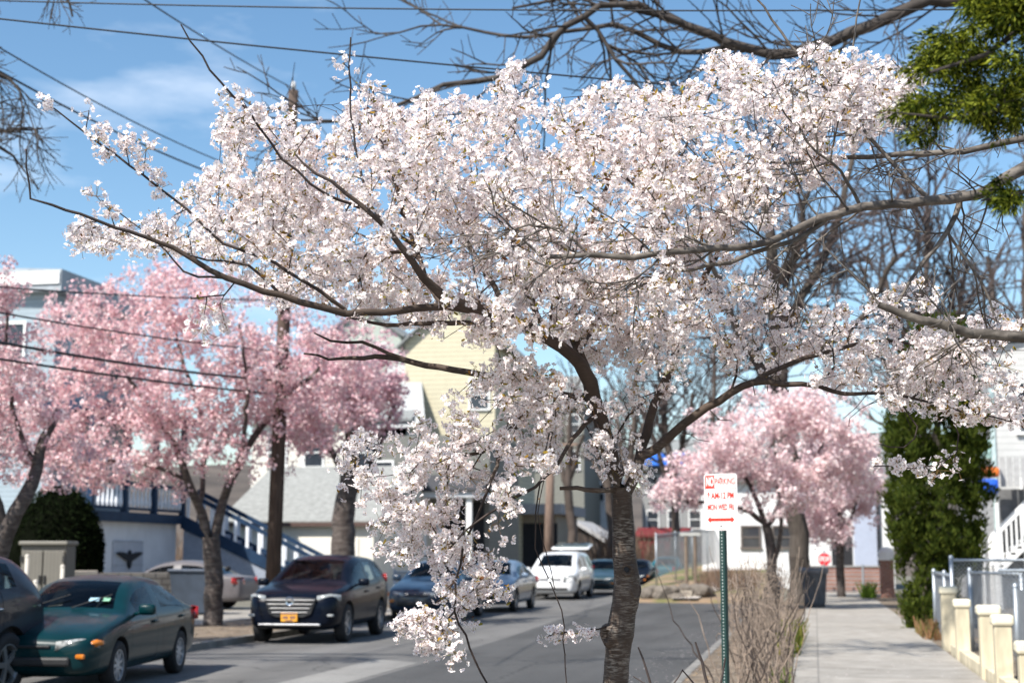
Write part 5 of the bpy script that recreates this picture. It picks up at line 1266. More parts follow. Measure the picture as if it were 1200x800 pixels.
LIMBS = [
 [(728, 572, 0, 13), (714, 530, 0, 11.5), (702, 485, -.05, 11), (692, 448, -.1, 11), (672, 416, -.2, 10.5), (643, 397, -.3, 10), (603, 377, -.42, 9.5), (562, 362, -.55, 9), (522, 348, -.68, 8.5), (484, 308, -.8, 6), (452, 266, -.88, 4.6), (405, 226, -.92, 3.6), (372, 202, -.92, 2.6), (345, 180, -.9, 1.6)],
 [(562, 362, -.55, 7), (505, 360, -.68, 6.5), (450, 366, -.78, 6), (385, 363, -.86, 6), (330, 347, -.93, 5.6), (266, 326, -1.0, 5), (205, 292, -1.05, 4), (135, 266, -1.12, 3), (62, 241, -1.18, 2.4), (36, 233, -1.2, 2), (31, 175, -1.22, 1.2)],
 [(603, 377, -.28, 5), (560, 379, -.2, 4.5), (510, 377, -.1, 4.2), (455, 380, .0, 3.2), (410, 372, .05, 2)],
 [(698, 466, -.05, 8), (655, 463, .1, 6), (622, 453, .2, 5.6), (580, 441, .3, 5.6), (530, 433, .4, 5.4), (485, 425, .48, 5), (440, 418, .55, 4.2), (400, 421, .6, 3), (356, 414, .62, 1.6)],
 [(486, 425, .48, 3.4), (455, 414, .5, 3.2), (425, 402, .52, 2.8), (388, 400, .5, 2.2), (368, 390, .5, 1.2)],
 [(645, 462, .1, 6), (612, 490, -.05, 5.6), (590, 512, -.15, 5), (566, 528, -.22, 3.6), (530, 533, -.3, 2.4), (490, 529, -.35, 1.5)],
 [(590, 512, -.15, 4), (582, 545, -.3, 3.2), (565, 590, -.4, 2.6), (545, 640, -.45, 2.2), (532, 700, -.45, 2), (545, 745, -.42, 2), (572, 802, -.4, 1.8)],
 [(700, 480, -.05, 5), (672, 515, -.3, 3.5), (640, 560, -.4, 3), (600, 585, -.5, 2.5), (560, 610, -.55, 2), (520, 650, -.6, 1.6)],
 [(733, 585, 0, 9), (748, 545, 0, 9), (753, 522, .05, 8.5), (768, 476, .1, 7.5), (784, 436, .15, 7), (795, 402, .2, 6.5), (813, 352, .28, 6), (834, 312, .35, 5), (850, 270, .4, 4), (872, 220, .45, 3.2), (905, 170, .5, 2.2), (940, 120, .5, 1.4)],
 [(750, 535, 0, 8), (766, 527, -.02, 8), (792, 505, -.08, 7.6), (830, 477, -.15, 7), (882, 448, -.25, 6), (920, 449, -.3, 4.8), (960, 454, -.35, 4), (992, 462, -.4, 3.4), (1050, 462, -.42, 2.6), (1110, 476, -.45, 2), (1185, 494, -.45, 1.2)],
 [(882, 448, -.25, 4.5), (930, 425, -.2, 4), (985, 408, -.1, 3.5), (1040, 400, -.05, 2.8), (1100, 408, 0, 2.2), (1160, 400, 0, 1.5)],
 [(690, 445, -.1, 9), (676, 405, 0, 7.5), (664, 372, .05, 7), (650, 340, .1, 6), (666, 310, .15, 5), (688, 265, .2, 4.2), (716, 205, .3, 3), (745, 130, .35, 1.8)],
 [(676, 405, 0, 6), (705, 375, .3, 5), (735, 320, .55, 4.4), (770, 250, .75, 3.6), (800, 180, .85, 2.6), (842, 90, .9, 1.4)],
 [(643, 397, -.2, 6), (618, 340, -.05, 5), (596, 275, .1, 4), (598, 205, .2, 3), (606, 110, .25, 1.6)],
 [(603, 377, -.28, 5), (566, 315, .15, 4.4), (530, 250, .4, 3.6), (505, 190, .55, 2.6), (500, 130, .6, 1.6)],
 [(500, 330, -.5, 4), (470, 240, -.2, 3.2), (450, 180, .0, 2.4), (436, 105, .1, 1.4)],
 [(452, 266, -.55, 3), (430, 228, -.5, 2.4), (416, 170, -.45, 2), (409, 100, -.42, 1.7), (411, 44, -.4, 1.4)],
 [(425, 245, -.58, 3), (382, 226, -.7, 2.4), (331, 186, -.75, 2.2), (291, 131, -.8, 2.2), (258, 95, -.82, 2), (236, 66, -.84, 1.8), (212, 29, -.85, 1.3)],
 [(405, 363, -.72, 3.4), (340, 318, -.78, 3), (262, 282, -.8, 2.6), (205, 234, -.82, 2.2), (150, 195, -.84, 2), (100, 155, -.86, 1.7), (49, 117, -.88, 1.1)],
 [(330, 347, -.85, 3), (290, 312, -.75, 2.4), (225, 300, -.72, 1.8)],
 [(266, 326, -.95, 2.4), (215, 318, -1.0, 1.8), (180, 280, -1.0, 1.3), (120, 235, -1.0, 1)],
 [(276, 330, -.92, 2), (262, 345, -.95, 1.6), (224, 350, -.97, 1)],
 [(724, 573, 0, 5), (700, 574, -.1, 4.2), (675, 571, -.15, 3.8), (656, 572, -.17, 3)],
 [(650, 462, .1, 2.4), (646, 500, -.35, 1.5), (634, 560, -.4, 1.3), (626, 620, -.42, 1.3), (634, 660, -.42, 1.2), (653, 700, -.42, 1.1), (660, 735, -.42, 1.2), (664, 800, -.42, 1)],
 [(652, 480, -.1, 1.5), (641, 545, -.3, 1), (630, 600, -.38, .9), (640, 648, -.4, .9), (650, 690, -.4, .8)],
 [(1110, 476, -.45, 1.6), (1122, 510, -.42, 1.4), (1110, 540, -.4, 1.2), (1070, 548, -.38, 1.1), (1024, 546, -.38, .9)],
 [(1050, 462, -.42, 1.6), (1075, 500, -.45, 1.4), (1060, 524, -.45, 1.2), (1030, 520, -.45, .9)],
 [(714, 732, 0, 2), (700, 737, -.06, 1.4), (676, 740, -.12, 1.2), (650, 742, -.14, 1)],
]
for L in LIMBS: T.limb(px_limb([(x, y, dd, r * (.70 if r < 11 else .82)) for x, y, dd, r in L], D0), .07, .004)
MASS = [(85, 285), (95, 262), (150, 262), (200, 238), (225, 215), (262, 200), (258, 150), (300, 116), (345, 130), (388, 172), (415, 108), (432, 92), (455, 132), (480, 118), (520, 112), (560, 116), (600, 74), (618, 100), (634, 132), (690, 112), (720, 85), (770, 105), (800, 112), (838, 64), (895, 82), (950, 52), (1012, 68), (1078, 92), (1058, 135), (1000, 170), (985, 205), (930, 225), (905, 262), (870, 300), (850, 330), (800, 370), (790, 402), (742, 440), (700, 430), (650, 402), (600, 388), (540, 402), (480, 382), (430, 372), (380, 362), (300, 342), (250, 330), (215, 292), (160, 290)]
RARM = [(795, 330), (840, 318), (905, 328), (935, 372), (1000, 356), (1068, 318), (1096, 328), (1092, 372), (1190, 366), (1205, 392), (1150, 422), (1205, 470), (1195, 498), (1100, 482), (1050, 478), (1000, 455), (930, 440), (850, 430), (790, 402)]
DROOP = [(402, 520), (430, 505), (490, 498), (520, 470), (555, 430), (600, 408), (660, 440), (690, 470), (670, 545), (628, 545), (612, 590), (592, 640), (602, 690), (560, 700), (546, 772), (508, 768), (462, 742), (470, 722), (512, 700), (498, 660), (446, 646), (444, 608), (398, 570)]
HEART = [(690, 470), (740, 440), (790, 410), (800, 440), (748, 500), (752, 570), (705, 572), (690, 520)]
RHANG = [(1060, 425), (1110, 405), (1192, 430), (1200, 492), (1080, 480)]
rng = np.random.default_rng(21)
A = [thin(in_poly(MASS, 1720, D0 + .1, .45, .9), .34, -.13, 1.3), thin(in_poly(RARM, 240, D0 - .05, .3, .6), .3, -.2, 2.), thin(in_poly(DROOP, 285, D0 - .3, .22, .45), .22, -.15, .6), in_poly(HEART, 26, D0 - .2, .2, .4), in_poly(RHANG, 30, D0 - .35, .2, .4)]
hand = []
for (x, y, dd) in [(50, 119, -.88), (101, 131, -.86), (118, 155, -.86), (128, 178, -.85), (150, 172, -.85), (166, 188, -.84), (181, 204, -.84), (186, 222, -.83), (172, 172, -.85), (142, 160, -.86), (107, 158, -.87), (118, 229, -1.1), (103, 255, -1.12), (125, 250, -1.1), (90, 278, -1.1), (108, 280, -1.1), (243, 366, -.95), (255, 355, -.93), (258, 378, -.93), (236, 385, -.93), (284, 117, -.8), (275, 140, -.8), (300, 125, -.8), (268, 113, -.8), (408, 74, -.42), (605, 82, .25), (598, 90, .25), (632, 96, .3), (648, 740, -.14), (662, 745, -.15), (678, 740, -.13), (640, 747, -.13), (688, 738, -.12), (1120, 546, -.38), (1098, 549, -.38), (1075, 547, -.38), (1052, 548, -.38), (1030, 546, -.38), (1160, 446, -.3)]:
    hand.append(at(x, y, D0 + dd) + rng.normal(0, .012, 3))
A.append(np.array(hand)); A = np.vstack(A)
tips = T.grow(A, .085, .13, .006)
bare = in_poly([(30, 60), (420, 40), (430, 120), (250, 140), (200, 240), (60, 240)], 10, D0 - .8, .1, .2)
more = np.vstack([in_poly(MASS, 520, D0 - .45, .4, .7), in_poly(DROOP, 80, D0 - .3, .2, .4), in_poly(RARM, 130, D0 - .2, .3, .6), in_poly([(820, 330), (1180, 330), (1180, 520), (800, 520)], 40, D0 - .2, .3, .5)])
T.grow(more, .07, .16, .006)
T.finish(.0022, .38, .02)
trk = T.mesh('trunk', BARK, cherry, 12, .008, 9, .04)
T.mesh('twigs', TWIG, trk, 5, 0, .008)['kind'] = 'stuff'
# knots on the trunk
def knot(px, py, r, d, hole):
    mb = MB(); c = at(px, py, D0) ; n = (_C - c); n /= np.linalg.norm(n); s_ = np.cross(n, _up); s_ /= np.linalg.norm(s_)
    n = n * .8 + s_ * hole; n /= np.linalg.norm(n); u = np.cross(n, _up); u /= np.linalg.norm(u); w = np.cross(u, n); K = 16
    prof = [(1.35, -.5), (1.1, .15), (.85, .38), (.62, .34), (.45, .05), (.2, -.25), (0, -.3)]
    c = c + n * d; vv = []; ff = []
    for k in range(K):
        a = 2 * math.pi * k / K; q = 1 + .12 * math.sin(3 * a) + .1 * math.sin(2 * a + 1)
        for p, h in prof: vv.append(c + (u * math.cos(a) + w * math.sin(a) * 1.15) * p * r * q + n * h * r)
    m_ = len(prof)
    for k in range(K):
        for j in range(m_ - 1): ff.append((k * m_ + j, ((k + 1) % K) * m_ + j, ((k + 1) % K) * m_ + j + 1, k * m_ + j + 1))
    mb.add(vv, ff); return mb.build('knot', BARK, trk, True)
kn = knot(734, 667, .027, .058, -.05); knot(722, 744, .044, .050, 1.0); knot(735, 692, .036, .048, -.9)
mb = MB()
c = at(734, 667, D0); n = (_C - c); n /= np.linalg.norm(n); mb.tube([c + n * .05, c + n * .0635], .014, 12); mb.build('knot_hollow', DARK, kn)
# flowers in umbels at the twig ends and along the younger wood
P = T.pts; cc = [P[tips]]
young = np.where((T.rad < .0045) & (T.rad > .0015))[0]
XYd = (P[young] - _C); dd = XYd @ _fw; PX = 600 + F * (XYd @ _rt) / dd; PY = 400 - F * (XYd @ _uu) / dd
ok = (inside(MASS, PX, PY) & ((PX < 850) | (PY < 140) | (rng.uniform(0, 1, len(PX)) < .5))) | (inside(RARM, PX, PY) & (rng.uniform(0, 1, len(PX)) < .5)) | inside(DROOP, PX, PY)
ex = P[young[ok]]; ex = ex[rng.permutation(len(ex))[:3000]]; nt_ = len(tips)
cc = np.vstack([P[tips], ex + rng.normal(0, .015, ex.shape)])
cnt = np.concatenate([rng.integers(11, 31, nt_), rng.integers(3, 13, len(ex))]); ci = np.repeat(np.arange(len(cc)), cnt)
crad = np.concatenate([rng.uniform(.032, .072, nt_), rng.uniform(.026, .05, len(ex))])
d_ = unit(len(ci)); d_[:, 2] -= .1
FC = cc[ci] + d_ * (crad[ci] * rng.uniform(.5, 1.25, len(ci)))[:, None]
FN = d_ + rng.normal(0, .55, d_.shape); FN[:, 2] -= .05
WP = leafy('white_petal', [(.89, .765, .765), (.935, .865, .855), (.955, .915, .89), (.915, .82, .82)], .36)
CEN = leafy('flower_eye', [(.36, .12, .12), (.50, .28, .12), (.46, .36, .10), (.34, .10, .13)], .2)
print('flowers', len(FC), 'clusters', len(cc))
flowers(FC, FN, .0158, cherry, 'blossom', WP, CEN)
# pedicels
sel = rng.permutation(len(FC))[:len(FC) // 2]; a0 = cc[ci[sel]]; a1 = FC[sel]; w_ = np.cross(a1 - a0, unit(len(sel))); w_ /= np.maximum(np.linalg.norm(w_, axis=1, keepdims=True), 1e-6); w_ *= .0011
np_mesh('pedicels', np.stack([a0 - w_, a0 + w_, a1 + w_, a1 - w_], 1).reshape(-1, 3), 4, leafy('pedicel', [(.28, .22, .08), (.30, .16, .08), (.2, .24, .07)], .2), cherry)
# small bronze young leaves and bud scales at the heart of the clusters
k = rng.integers(1, 7, len(cc)) * (rng.uniform(0, 1, len(cc)) < .6); li = np.repeat(np.arange(len(cc)), k); ld = unit(len(li))
LC = cc[li] + ld * (crad[li] * rng.uniform(.3, 1.15, len(li)))[:, None]
specks(LC, np.cross(ld, unit(len(li))), .0115, cherry, 'young_leaves', leafy('bronze_leaf', [(.20, .09, .025), (.36, .22, .04), (.26, .24, .04), (.16, .06, .03)], .35), 6, .42)
tb_ = np.where((T.rad < .0032))[0]; tb_ = tb_[rng.permutation(len(tb_))[:2600]]; bu = unit(len(tb_))
specks(P[tb_] + bu * .005, np.cross(bu, unit(len(tb_))), .0065, cherry, 'buds', leafy('bud_scale', [(.10, .06, .04), (.20, .12, .06), (.15, .07, .05)], .1), 5, .45)

# ------------------------------------------------------------------ pink cherries along the street
PBARK = bark('pink_cherry_bark', (.06, .047, .042), (.17, .145, .13), 5, 3, None, .6)
def pink_tree(label, limbs, d0, LB, n, cl, size, mat, spread=.22, shell=.35, tip=.006, group='pink cherry trees', airy=1.1, name='pink_cherry_tree', shoots=0):
    b0 = px_limb([limbs[0][0]], d0)[0]; b = np.array(b0[:3]); b[2] = .08
    t = thing(name, label, 'tree', b, group=group); T = Tree()
    for k, L in enumerate(limbs): T.limb(px_limb([(x, y, dd, r * (.92 if k == 0 else .74)) for x, y, dd, r in L], d0), .3, .02)
    A = thin(lobes(LB, int(n * 1.45), shell), airy, -.28, d0); tips = T.grow(A, .3, .10, .02, .02)
    if shoots:
        U_ = lobes([(l[0], l[1], l[2], l[3] * 1.1, l[4] * 1.14, l[5] * 1.1) for l in LB], shoots, .96); T.grow(U_, .25, .08, .015)
    T.finish(tip, .42, .09)
    tr_ = T.mesh('trunk', PBARK, t, 10, .035, 9, .05); T.mesh('twigs', PBARK, tr_, 5, 0, .035)['kind'] = 'stuff'
    P = T.pts; yg = np.where((T.rad < .016) & (P[:, 2] > 2.2))[0]; ex = P[yg[rng.permutation(len(yg))[:int(n * 1.2)]]]
    cc = np.vstack([P[tips], ex]); ci = np.repeat(np.arange(len(cc)), rng.integers(int(cl * .4), int(cl * 1.4), len(cc))); u = unit(len(ci))
    C_ = cc[ci] + u * (spread * rng.uniform(0, 1, len(ci)) ** .6)[:, None]
    specks(C_, u + rng.normal(0, .7, u.shape), size, t, 'blossom', mat)
    return t, T
PINK1 = leafy('pink_petal', [(.80, .50, .53), (.88, .68, .69), (.92, .80, .79), (.66, .36, .40), (.85, .60, .62)], .35)
PINK2 = leafy('mauve_petal', [(.66, .39, .44), (.78, .53, .57), (.86, .67, .69), (.54, .28, .34)], .35)
PINK3 = leafy('pale_pink_petal', [(.84, .64, .66), (.90, .77, .77), (.92, .83, .81), (.74, .50, .53), (.87, .69, .70)], .35)
rng = np.random.default_rng(5)
dA = 33.2
pink_tree('pink blossoming cherry with a forked trunk by the kerb, left of the black car',
  [[(251, 742, 0, 13), (250, 700, 0, 12), (250, 650, 0, 11.5), (247, 628, 0, 11)], [(247, 632, 0, 9), (236, 600, 0, 7.5), (222, 565, -.3, 6.5), (205, 520, -.6, 5), (170, 470, -.9, 4), (130, 420, -1.2, 3)], [(250, 636, 0, 9), (258, 600, .1, 7.5), (272, 560, .3, 6.5), (296, 515, .5, 5.5), (330, 470, .8, 4), (375, 430, 1.1, 3)],
   [(234, 590, 0, 4.5), (238, 550, .5, 4), (240, 500, .9, 3.5), (215, 430, 1.2, 3), (200, 360, 1.3, 2)], [(262, 582, .1, 4), (285, 520, -.6, 3.6), (290, 450, -1, 3), (280, 380, -1.2, 2)], [(222, 565, -.3, 3.5), (180, 545, -.8, 3), (120, 540, -1.2, 2.4), (70, 555, -1.4, 1.6)]],
  dA, [(150, 430, 32.6, 105, 95, 1.9), (255, 400, 33.2, 120, 95, 2.2), (350, 430, 33.8, 95, 85, 1.9), (130, 520, 32.2, 85, 55, 1.6), (215, 500, 33, 110, 75, 2), (320, 500, 33.6, 80, 50, 1.6), (190, 350, 33.2, 80, 42, 1.4), (60, 470, 32.4, 70, 80, 1.6), (405, 465, 34, 60, 45, 1.3), (105, 375, 32.6, 65, 45, 1.4), (70, 545, 32.2, 70, 30, 1.2)],
  1500, 19, .033, PINK1, .21, .3, shoots=120)
dB = 25.
pink_tree('pink cherry with a pale leaning limb at the left edge, over the dark yew',
  [[(-34, 850, 0, 18), (-22, 760, 0, 16), (-10, 690, 0, 14), (6, 628, 0, 11), (20, 600, 0, 10), (40, 566, .2, 9), (46, 530, .4, 7), (70, 480, .7, 5)], [(4, 630, 0, 8), (0, 590, 0, 6), (-20, 540, -.3, 5), (-30, 470, -.5, 4)], [(44, 545, .3, 5), (20, 500, .2, 4), (10, 430, .1, 3), (5, 330, 0, 1.8)]],
  dB, [(20, 500, 25, 70, 55, 1.0), (-60, 480, 25, 80, 90, 1.3), (70, 545, 25.4, 75, 34, .9), (0, 420, 25, 60, 60, 1.0), (-20, 330, 25, 50, 40, .8)],
  460, 19, .027, PINK1, .16, .3, tip=.005, shoots=50)
pink_tree('dark mauve-pink cherry with a thick tan trunk, behind the black car',
  [[(402, 700, 0, 17), (402, 650, 0, 15.5), (403, 600, 0, 14), (408, 570, 0, 12), (412, 530, 0, 9), (410, 480, 0, 7), (400, 430, 0, 4)], [(408, 585, 0, 7), (424, 560, .2, 5), (450, 510, .5, 3.6), (470, 450, .8, 2.2)], [(404, 560, 0, 6), (385, 520, -.4, 4.5), (360, 470, -.7, 3), (350, 420, -.9, 2)]],
  40., [(410, 440, 40, 65, 60, 1.7), (365, 460, 40, 55, 60, 1.6), (440, 470, 40.4, 34, 40, 1.1), (385, 500, 40, 60, 30, 1.4)],
  520, 19, .04, PINK2, .24, .3, shoots=80)
dD = 43.
pink_tree('pale pink cherry with thin crossing limbs, between the parking sign and the big trunk',
  [[(906, 705, 0, 7.5), (905, 670, 0, 7), (903, 640, 0, 6.5), (898, 615, 0, 6)], [(900, 622, 0, 5), (888, 606, 0, 4.5), (868, 594, -.1, 4), (840, 590, -.4, 3), (800, 585, -.8, 2.4), (760, 590, -1.2, 1.6)], [(899, 618, 0, 5), (915, 590, .3, 4), (940, 560, .6, 3), (965, 520, .9, 2)], [(898, 615, 0, 4.6), (880, 570, .4, 3.6), (860, 530, .7, 2.6), (850, 490, .9, 1.6)], [(908, 660, 0, 4), (915, 620, -.3, 3.5), (910, 560, -.6, 2.8), (905, 500, -.9, 1.8)]],
  dD, [(900, 520, 43, 105, 58, 2.0), (840, 550, 42.4, 65, 45, 1.6), (965, 515, 43.4, 62, 55, 1.7), (900, 572, 42.6, 75, 34, 1.4), (795, 582, 42, 36, 22, .9), (930, 480, 43.4, 75, 30, 1.3), (1000, 545, 43.6, 34, 45, 1.2)],
  1000, 19, .04, PINK3, .23, .3, shoots=60)
pink_tree('deeper pink cherry beyond the big dark trunk at the pavement end',
  [[(986, 712, 0, 6), (985, 680, 0, 5.5), (984, 640, 0, 5), (984, 610, 0, 4.5), (975, 580, .3, 3), (965, 540, .5, 2)], [(984, 630, 0, 3), (1000, 600, -.3, 2.5), (1010, 560, -.5, 1.6)], [(984, 640, 0, 3), (955, 610, .3, 2.4), (940, 570, .4, 1.6)]],
  55., [(985, 560, 55, 52, 60, 2.0), (950, 575, 55, 36, 50, 1.5), (1008, 590, 54.6, 26, 42, 1.1), (980, 622, 55, 38, 22, 1.3)],
  560, 20, .048, leafy('rose_petal', [(.84, .63, .66), (.89, .74, .76), (.92, .83, .83), (.76, .52, .56)], .35), .3, .3)

# ------------------------------------------------------------------ bare trees
GB = bark('grey_bark', (.085, .072, .062), (.20, .175, .15), 8, 8, None, .7)
DBARK = bark('dark_bark', (.04, .032, .028), (.085, .07, .06), 2, 1.6, None, .7)
HB = M('hazy_twig', (.075, .055, .05), .85, .3, 3)
def bare_tree(name, label, limbs, d0, pts, seg, tip, mat, split=.03, wob=.02, bow=.15, sides=(10, 5), ex=.42, group=None, twig=None, ground=0.06, z0=True):
    b = np.array(px_limb([limbs[0][0]], d0)[0][:3])
    if z0: b[2] = ground
    t = thing(name, label, 'tree', b, group=group); T = Tree()
    if z0: limbs = [[limbs[0][0]] + limbs[0][1:]] + limbs[1:]
    W = [px_limb(L, d0) for L in limbs]
    if z0: W[0][0][:3] = list(b)
    for L in W: T.limb(L, seg * 1.2, wob)
    if callable(pts): pts(T)
    else: T.grow(pts, seg, bow * .5, seg * .03, 0, 1.0)
    T.finish(tip, ex, .2)
    tr_ = T.mesh('trunk', mat, t, sides[0], split, 9, .05); T.mesh('twigs', twig or mat, tr_, sides[1], 0, split)['kind'] = 'stuff'; return t, T
rng = np.random.default_rng(11)
# grey tree just out of frame at the right, its limbs reaching in over the blossom
dG = 6.9
bare_tree('bare_tree', 'bare grey tree whose long smooth limbs reach over the white blossom from the right',
  [[(1610, 1120, .3, 34), (1600, 800, .3, 30), (1590, 500, .3, 28), (1570, 250, .2, 26), (1540, 60, .1, 20), (1500, -150, 0, 12)],
   [(1578, 330, .2, 16), (1420, 215, .1, 11), (1300, 175, .05, 9.5), (1200, 197, 0, 7.6), (1160, 222, -.05, 6.6), (1112, 233, -.1, 6), (1062, 238, -.16, 5.6), (1012, 241, -.22, 5.2), (962, 256, -.3, 4.8), (922, 274, -.36, 4.4), (880, 288, -.42, 4.2), (820, 292, -.5, 4), (742, 300, -.58, 3.6), (690, 299, -.62, 3.2), (636, 301, -.66, 2.6)],
   [(690, 299, -.62, 1.8), (655, 268, -.62, 1.5), (620, 264, -.62, 1.3), (600, 270, -.62, 1.1), (560, 290, -.62, .9)],
   [(980, 250, -.28, 3.4), (930, 282, -.32, 3), (880, 298, -.36, 2.7), (830, 312, -.4, 2.4), (790, 318, -.42, 1.8), (740, 340, -.42, 1.2)],
   [(1300, 175, .05, 5), (1200, 163, .2, 4.2), (1130, 178, .25, 3.6), (1060, 180, .3, 3.2), (1000, 185, .3, 2.8), (958, 188, .3, 2), (880, 192, .3, 1.4), (800, 200, .3, .9)],
   [(1590, 520, .3, 14), (1420, 440, -.1, 10), (1300, 405, -.35, 8.2), (1200, 395, -.5, 6.8), (1140, 390, -.55, 6), (1100, 380, -.58, 5.4), (1062, 369, -.6, 4.8), (1030, 357, -.6, 4)],
   [(1126, 232, 0, 3.6), (1112, 270, -.05, 3), (1085, 305, -.08, 2.6), (1068, 330, -.1, 2), (1040, 370, -.1, 1.2)],
   [(1110, 272, -.05, 2), (1150, 330, -.1, 1.7), (1165, 370, -.1, 1.2)],
   [(1090, 234, 0, 3), (1052, 196, .1, 2.6), (1010, 152, .15, 2.4), (962, 98, .2, 2), (915, 40, .25, 1.6), (884, -4, .25, 1.2)],
   [(1010, 152, .15, 1.8), (1004, 110, .1, 1.5), (1000, 60, .1, 1.3), (1008, 0, .1, 1)],
   [(1008, 241, 0, 2.4), (985, 200, -.1, 1.8), (945, 165, -.15, 1.4), (920, 90, -.2, 1)]],
  dG, lambda T: T.sprout(np.concatenate([rng.choice(T.seen(800, 1230, 100, 420), 62), rng.choice(T.seen(560, 800, 250, 420), 14)]), .42, 3, (30, 70), .015, .045, .10, .2, .55, .2),
  00.07, .0021, GB, .008, .004, .07, (12, 5), .36)
# big dark tree out of frame at the upper right
dU = 21.
bare_tree('bare_tree', 'dark bare tree with heavy limbs crossing the sky at the top centre',
  [[(1480, 1000, 2, 40), (1470, 700, 2, 36), (1450, 400, 1.5, 32), (1400, 150, 1, 26), (1320, -30, .5, 20)],
   [(1400, 150, 1, 20), (1250, 60, .3, 13), (1160, 0, 0, 9), (1085, 2, 0, 8), (1040, 22, 0, 7.5), (1000, 38, 0, 7.2), (950, 58, 0, 6.8), (905, 64, 0, 6.3), (868, 56, 0, 5.6), (828, 40, 0, 5), (780, 20, 0, 4.2), (735, 8, 0, 4), (690, -4, 0, 2.5), (600, 10, 0, 1.5)],
   [(800, 28, 0, 4), (744, 4, -.3, 4), (704, 8, -.4, 4), (664, 30, -.5, 4), (636, 64, -.6, 4.2), (600, 86, -.7, 4), (560, 95, -.7, 3.6), (524, 100, -.8, 3), (484, 112, -.8, 2.4), (456, 126, -.8, 2), (400, 140, -.8, 1.6), (350, 150, -.8, .9)],
   [(868, 56, 0, 4), (800, 62, .4, 3.4), (720, 30, .6, 3), (660, 40, .8, 2.4), (590, 44, .9, 2), (520, 30, 1, 1.4), (440, 40, 1, .9)],
   [(950, 58, 0, 5), (990, 90, .4, 4.5), (1030, 100, .5, 4), (1090, 70, .6, 3)], [(1160, 0, 0, 8), (1080, -60, 0, 7), (950, -80, 0, 6), (800, -60, 0, 4), (700, -20, 0, 3)],
   [(700, 35, -.4, 2.6), (722, 70, -.5, 2.4), (760, 115, -.5, 2), (790, 150, -.5, 1.4)]],
  dU, lambda T: T.sprout(rng.choice(T.seen(340, 1230, -90, 160), 95), 1.5, 3, (25, 60), .0, .16, .09, .16, .55, .15),
  .28, .0062, DBARK, .03, .02, .08, (10, 4), .40)
# bare twigs hanging in from the left
dL = 20.
bare_tree('bare_tree', 'bare drooping twigs of a tree off the upper left edge',
  [[(-560, 1000, 0, 40), (-550, 600, 0, 36), (-520, 200, 0, 30), (-460, -100, 0, 22)], [(-480, 20, 0, 14), (-300, -90, 0, 9), (-100, -80, 0, 6), (20, -50, 0, 4), (75, -10, 0, 2.6), (85, 20, 0, 1.6)], [(-500, 150, 0, 12), (-300, 60, 0, 8), (-120, 40, 0, 5), (-20, 80, 0, 3.5), (15, 95, 0, 2), (30, 120, 0, 1.2)], [(-300, 100, 0, 6), (-120, 130, 0, 4), (-20, 150, 0, 3), (20, 152, 0, 1.6), (50, 150, 0, .9)], [(-150, 130, 0, 4), (-40, 160, 0, 3), (0, 172, 0, 2.2), (25, 195, 0, 1.4), (45, 222, 0, .8)]],
  dL, lambda T: T.sprout(rng.choice(T.seen(-140, 110, -100, 230), 46), .85, 3, (25, 60), -.06, .1, .09, .15, .6, .12),
  .14, .0045, DBARK, .03, .015, .10, (10, 4), .40)
# the great trunk at the pavement end
dK = 48.
rng = np.random.default_rng(12)
def crown_pts(L, n): return lobes(L, n, .1)
bare_tree('street_tree', 'big bare street tree with a thick dark trunk behind the grey bin',
  [[(938, 706, 0, 17), (938, 690, 0, 13.5), (937, 650, 0, 12), (934, 600, 0, 11.5), (926, 540, 0, 11), (916, 480, 0, 10.5), (910, 400, 0, 10), (905, 330, 0, 8), (900, 260, 0, 6), (890, 180, 0, 4)], [(910, 400, 0, 7), (950, 330, .8, 5.5), (980, 260, 1.4, 4.4), (1000, 180, 1.8, 3)], [(916, 470, 0, 7), (870, 400, -.8, 5.5), (840, 330, -1.4, 4), (820, 250, -1.8, 2.6)], [(912, 430, 0, 6), (960, 410, -1, 5), (1010, 370, -2, 4), (1050, 300, -3, 2.5)], [(906, 340, 0, 5), (935, 290, -1, 4), (950, 220, -1.6, 2.4)]],
  dK, lambda T: T.sprout(rng.choice(T.seen(700, 1230, 120, 500), 90), 2.6, 4, (25, 58), .02, .32, .08, .17, .58, .15), .5, .0125, M('trunk_brown', (.075, .062, .052), .9, .35, 4, .6, stretch=(4, 4, .6), detail=8), .06, .04, .08, (12, 4), .40, twig=HB)
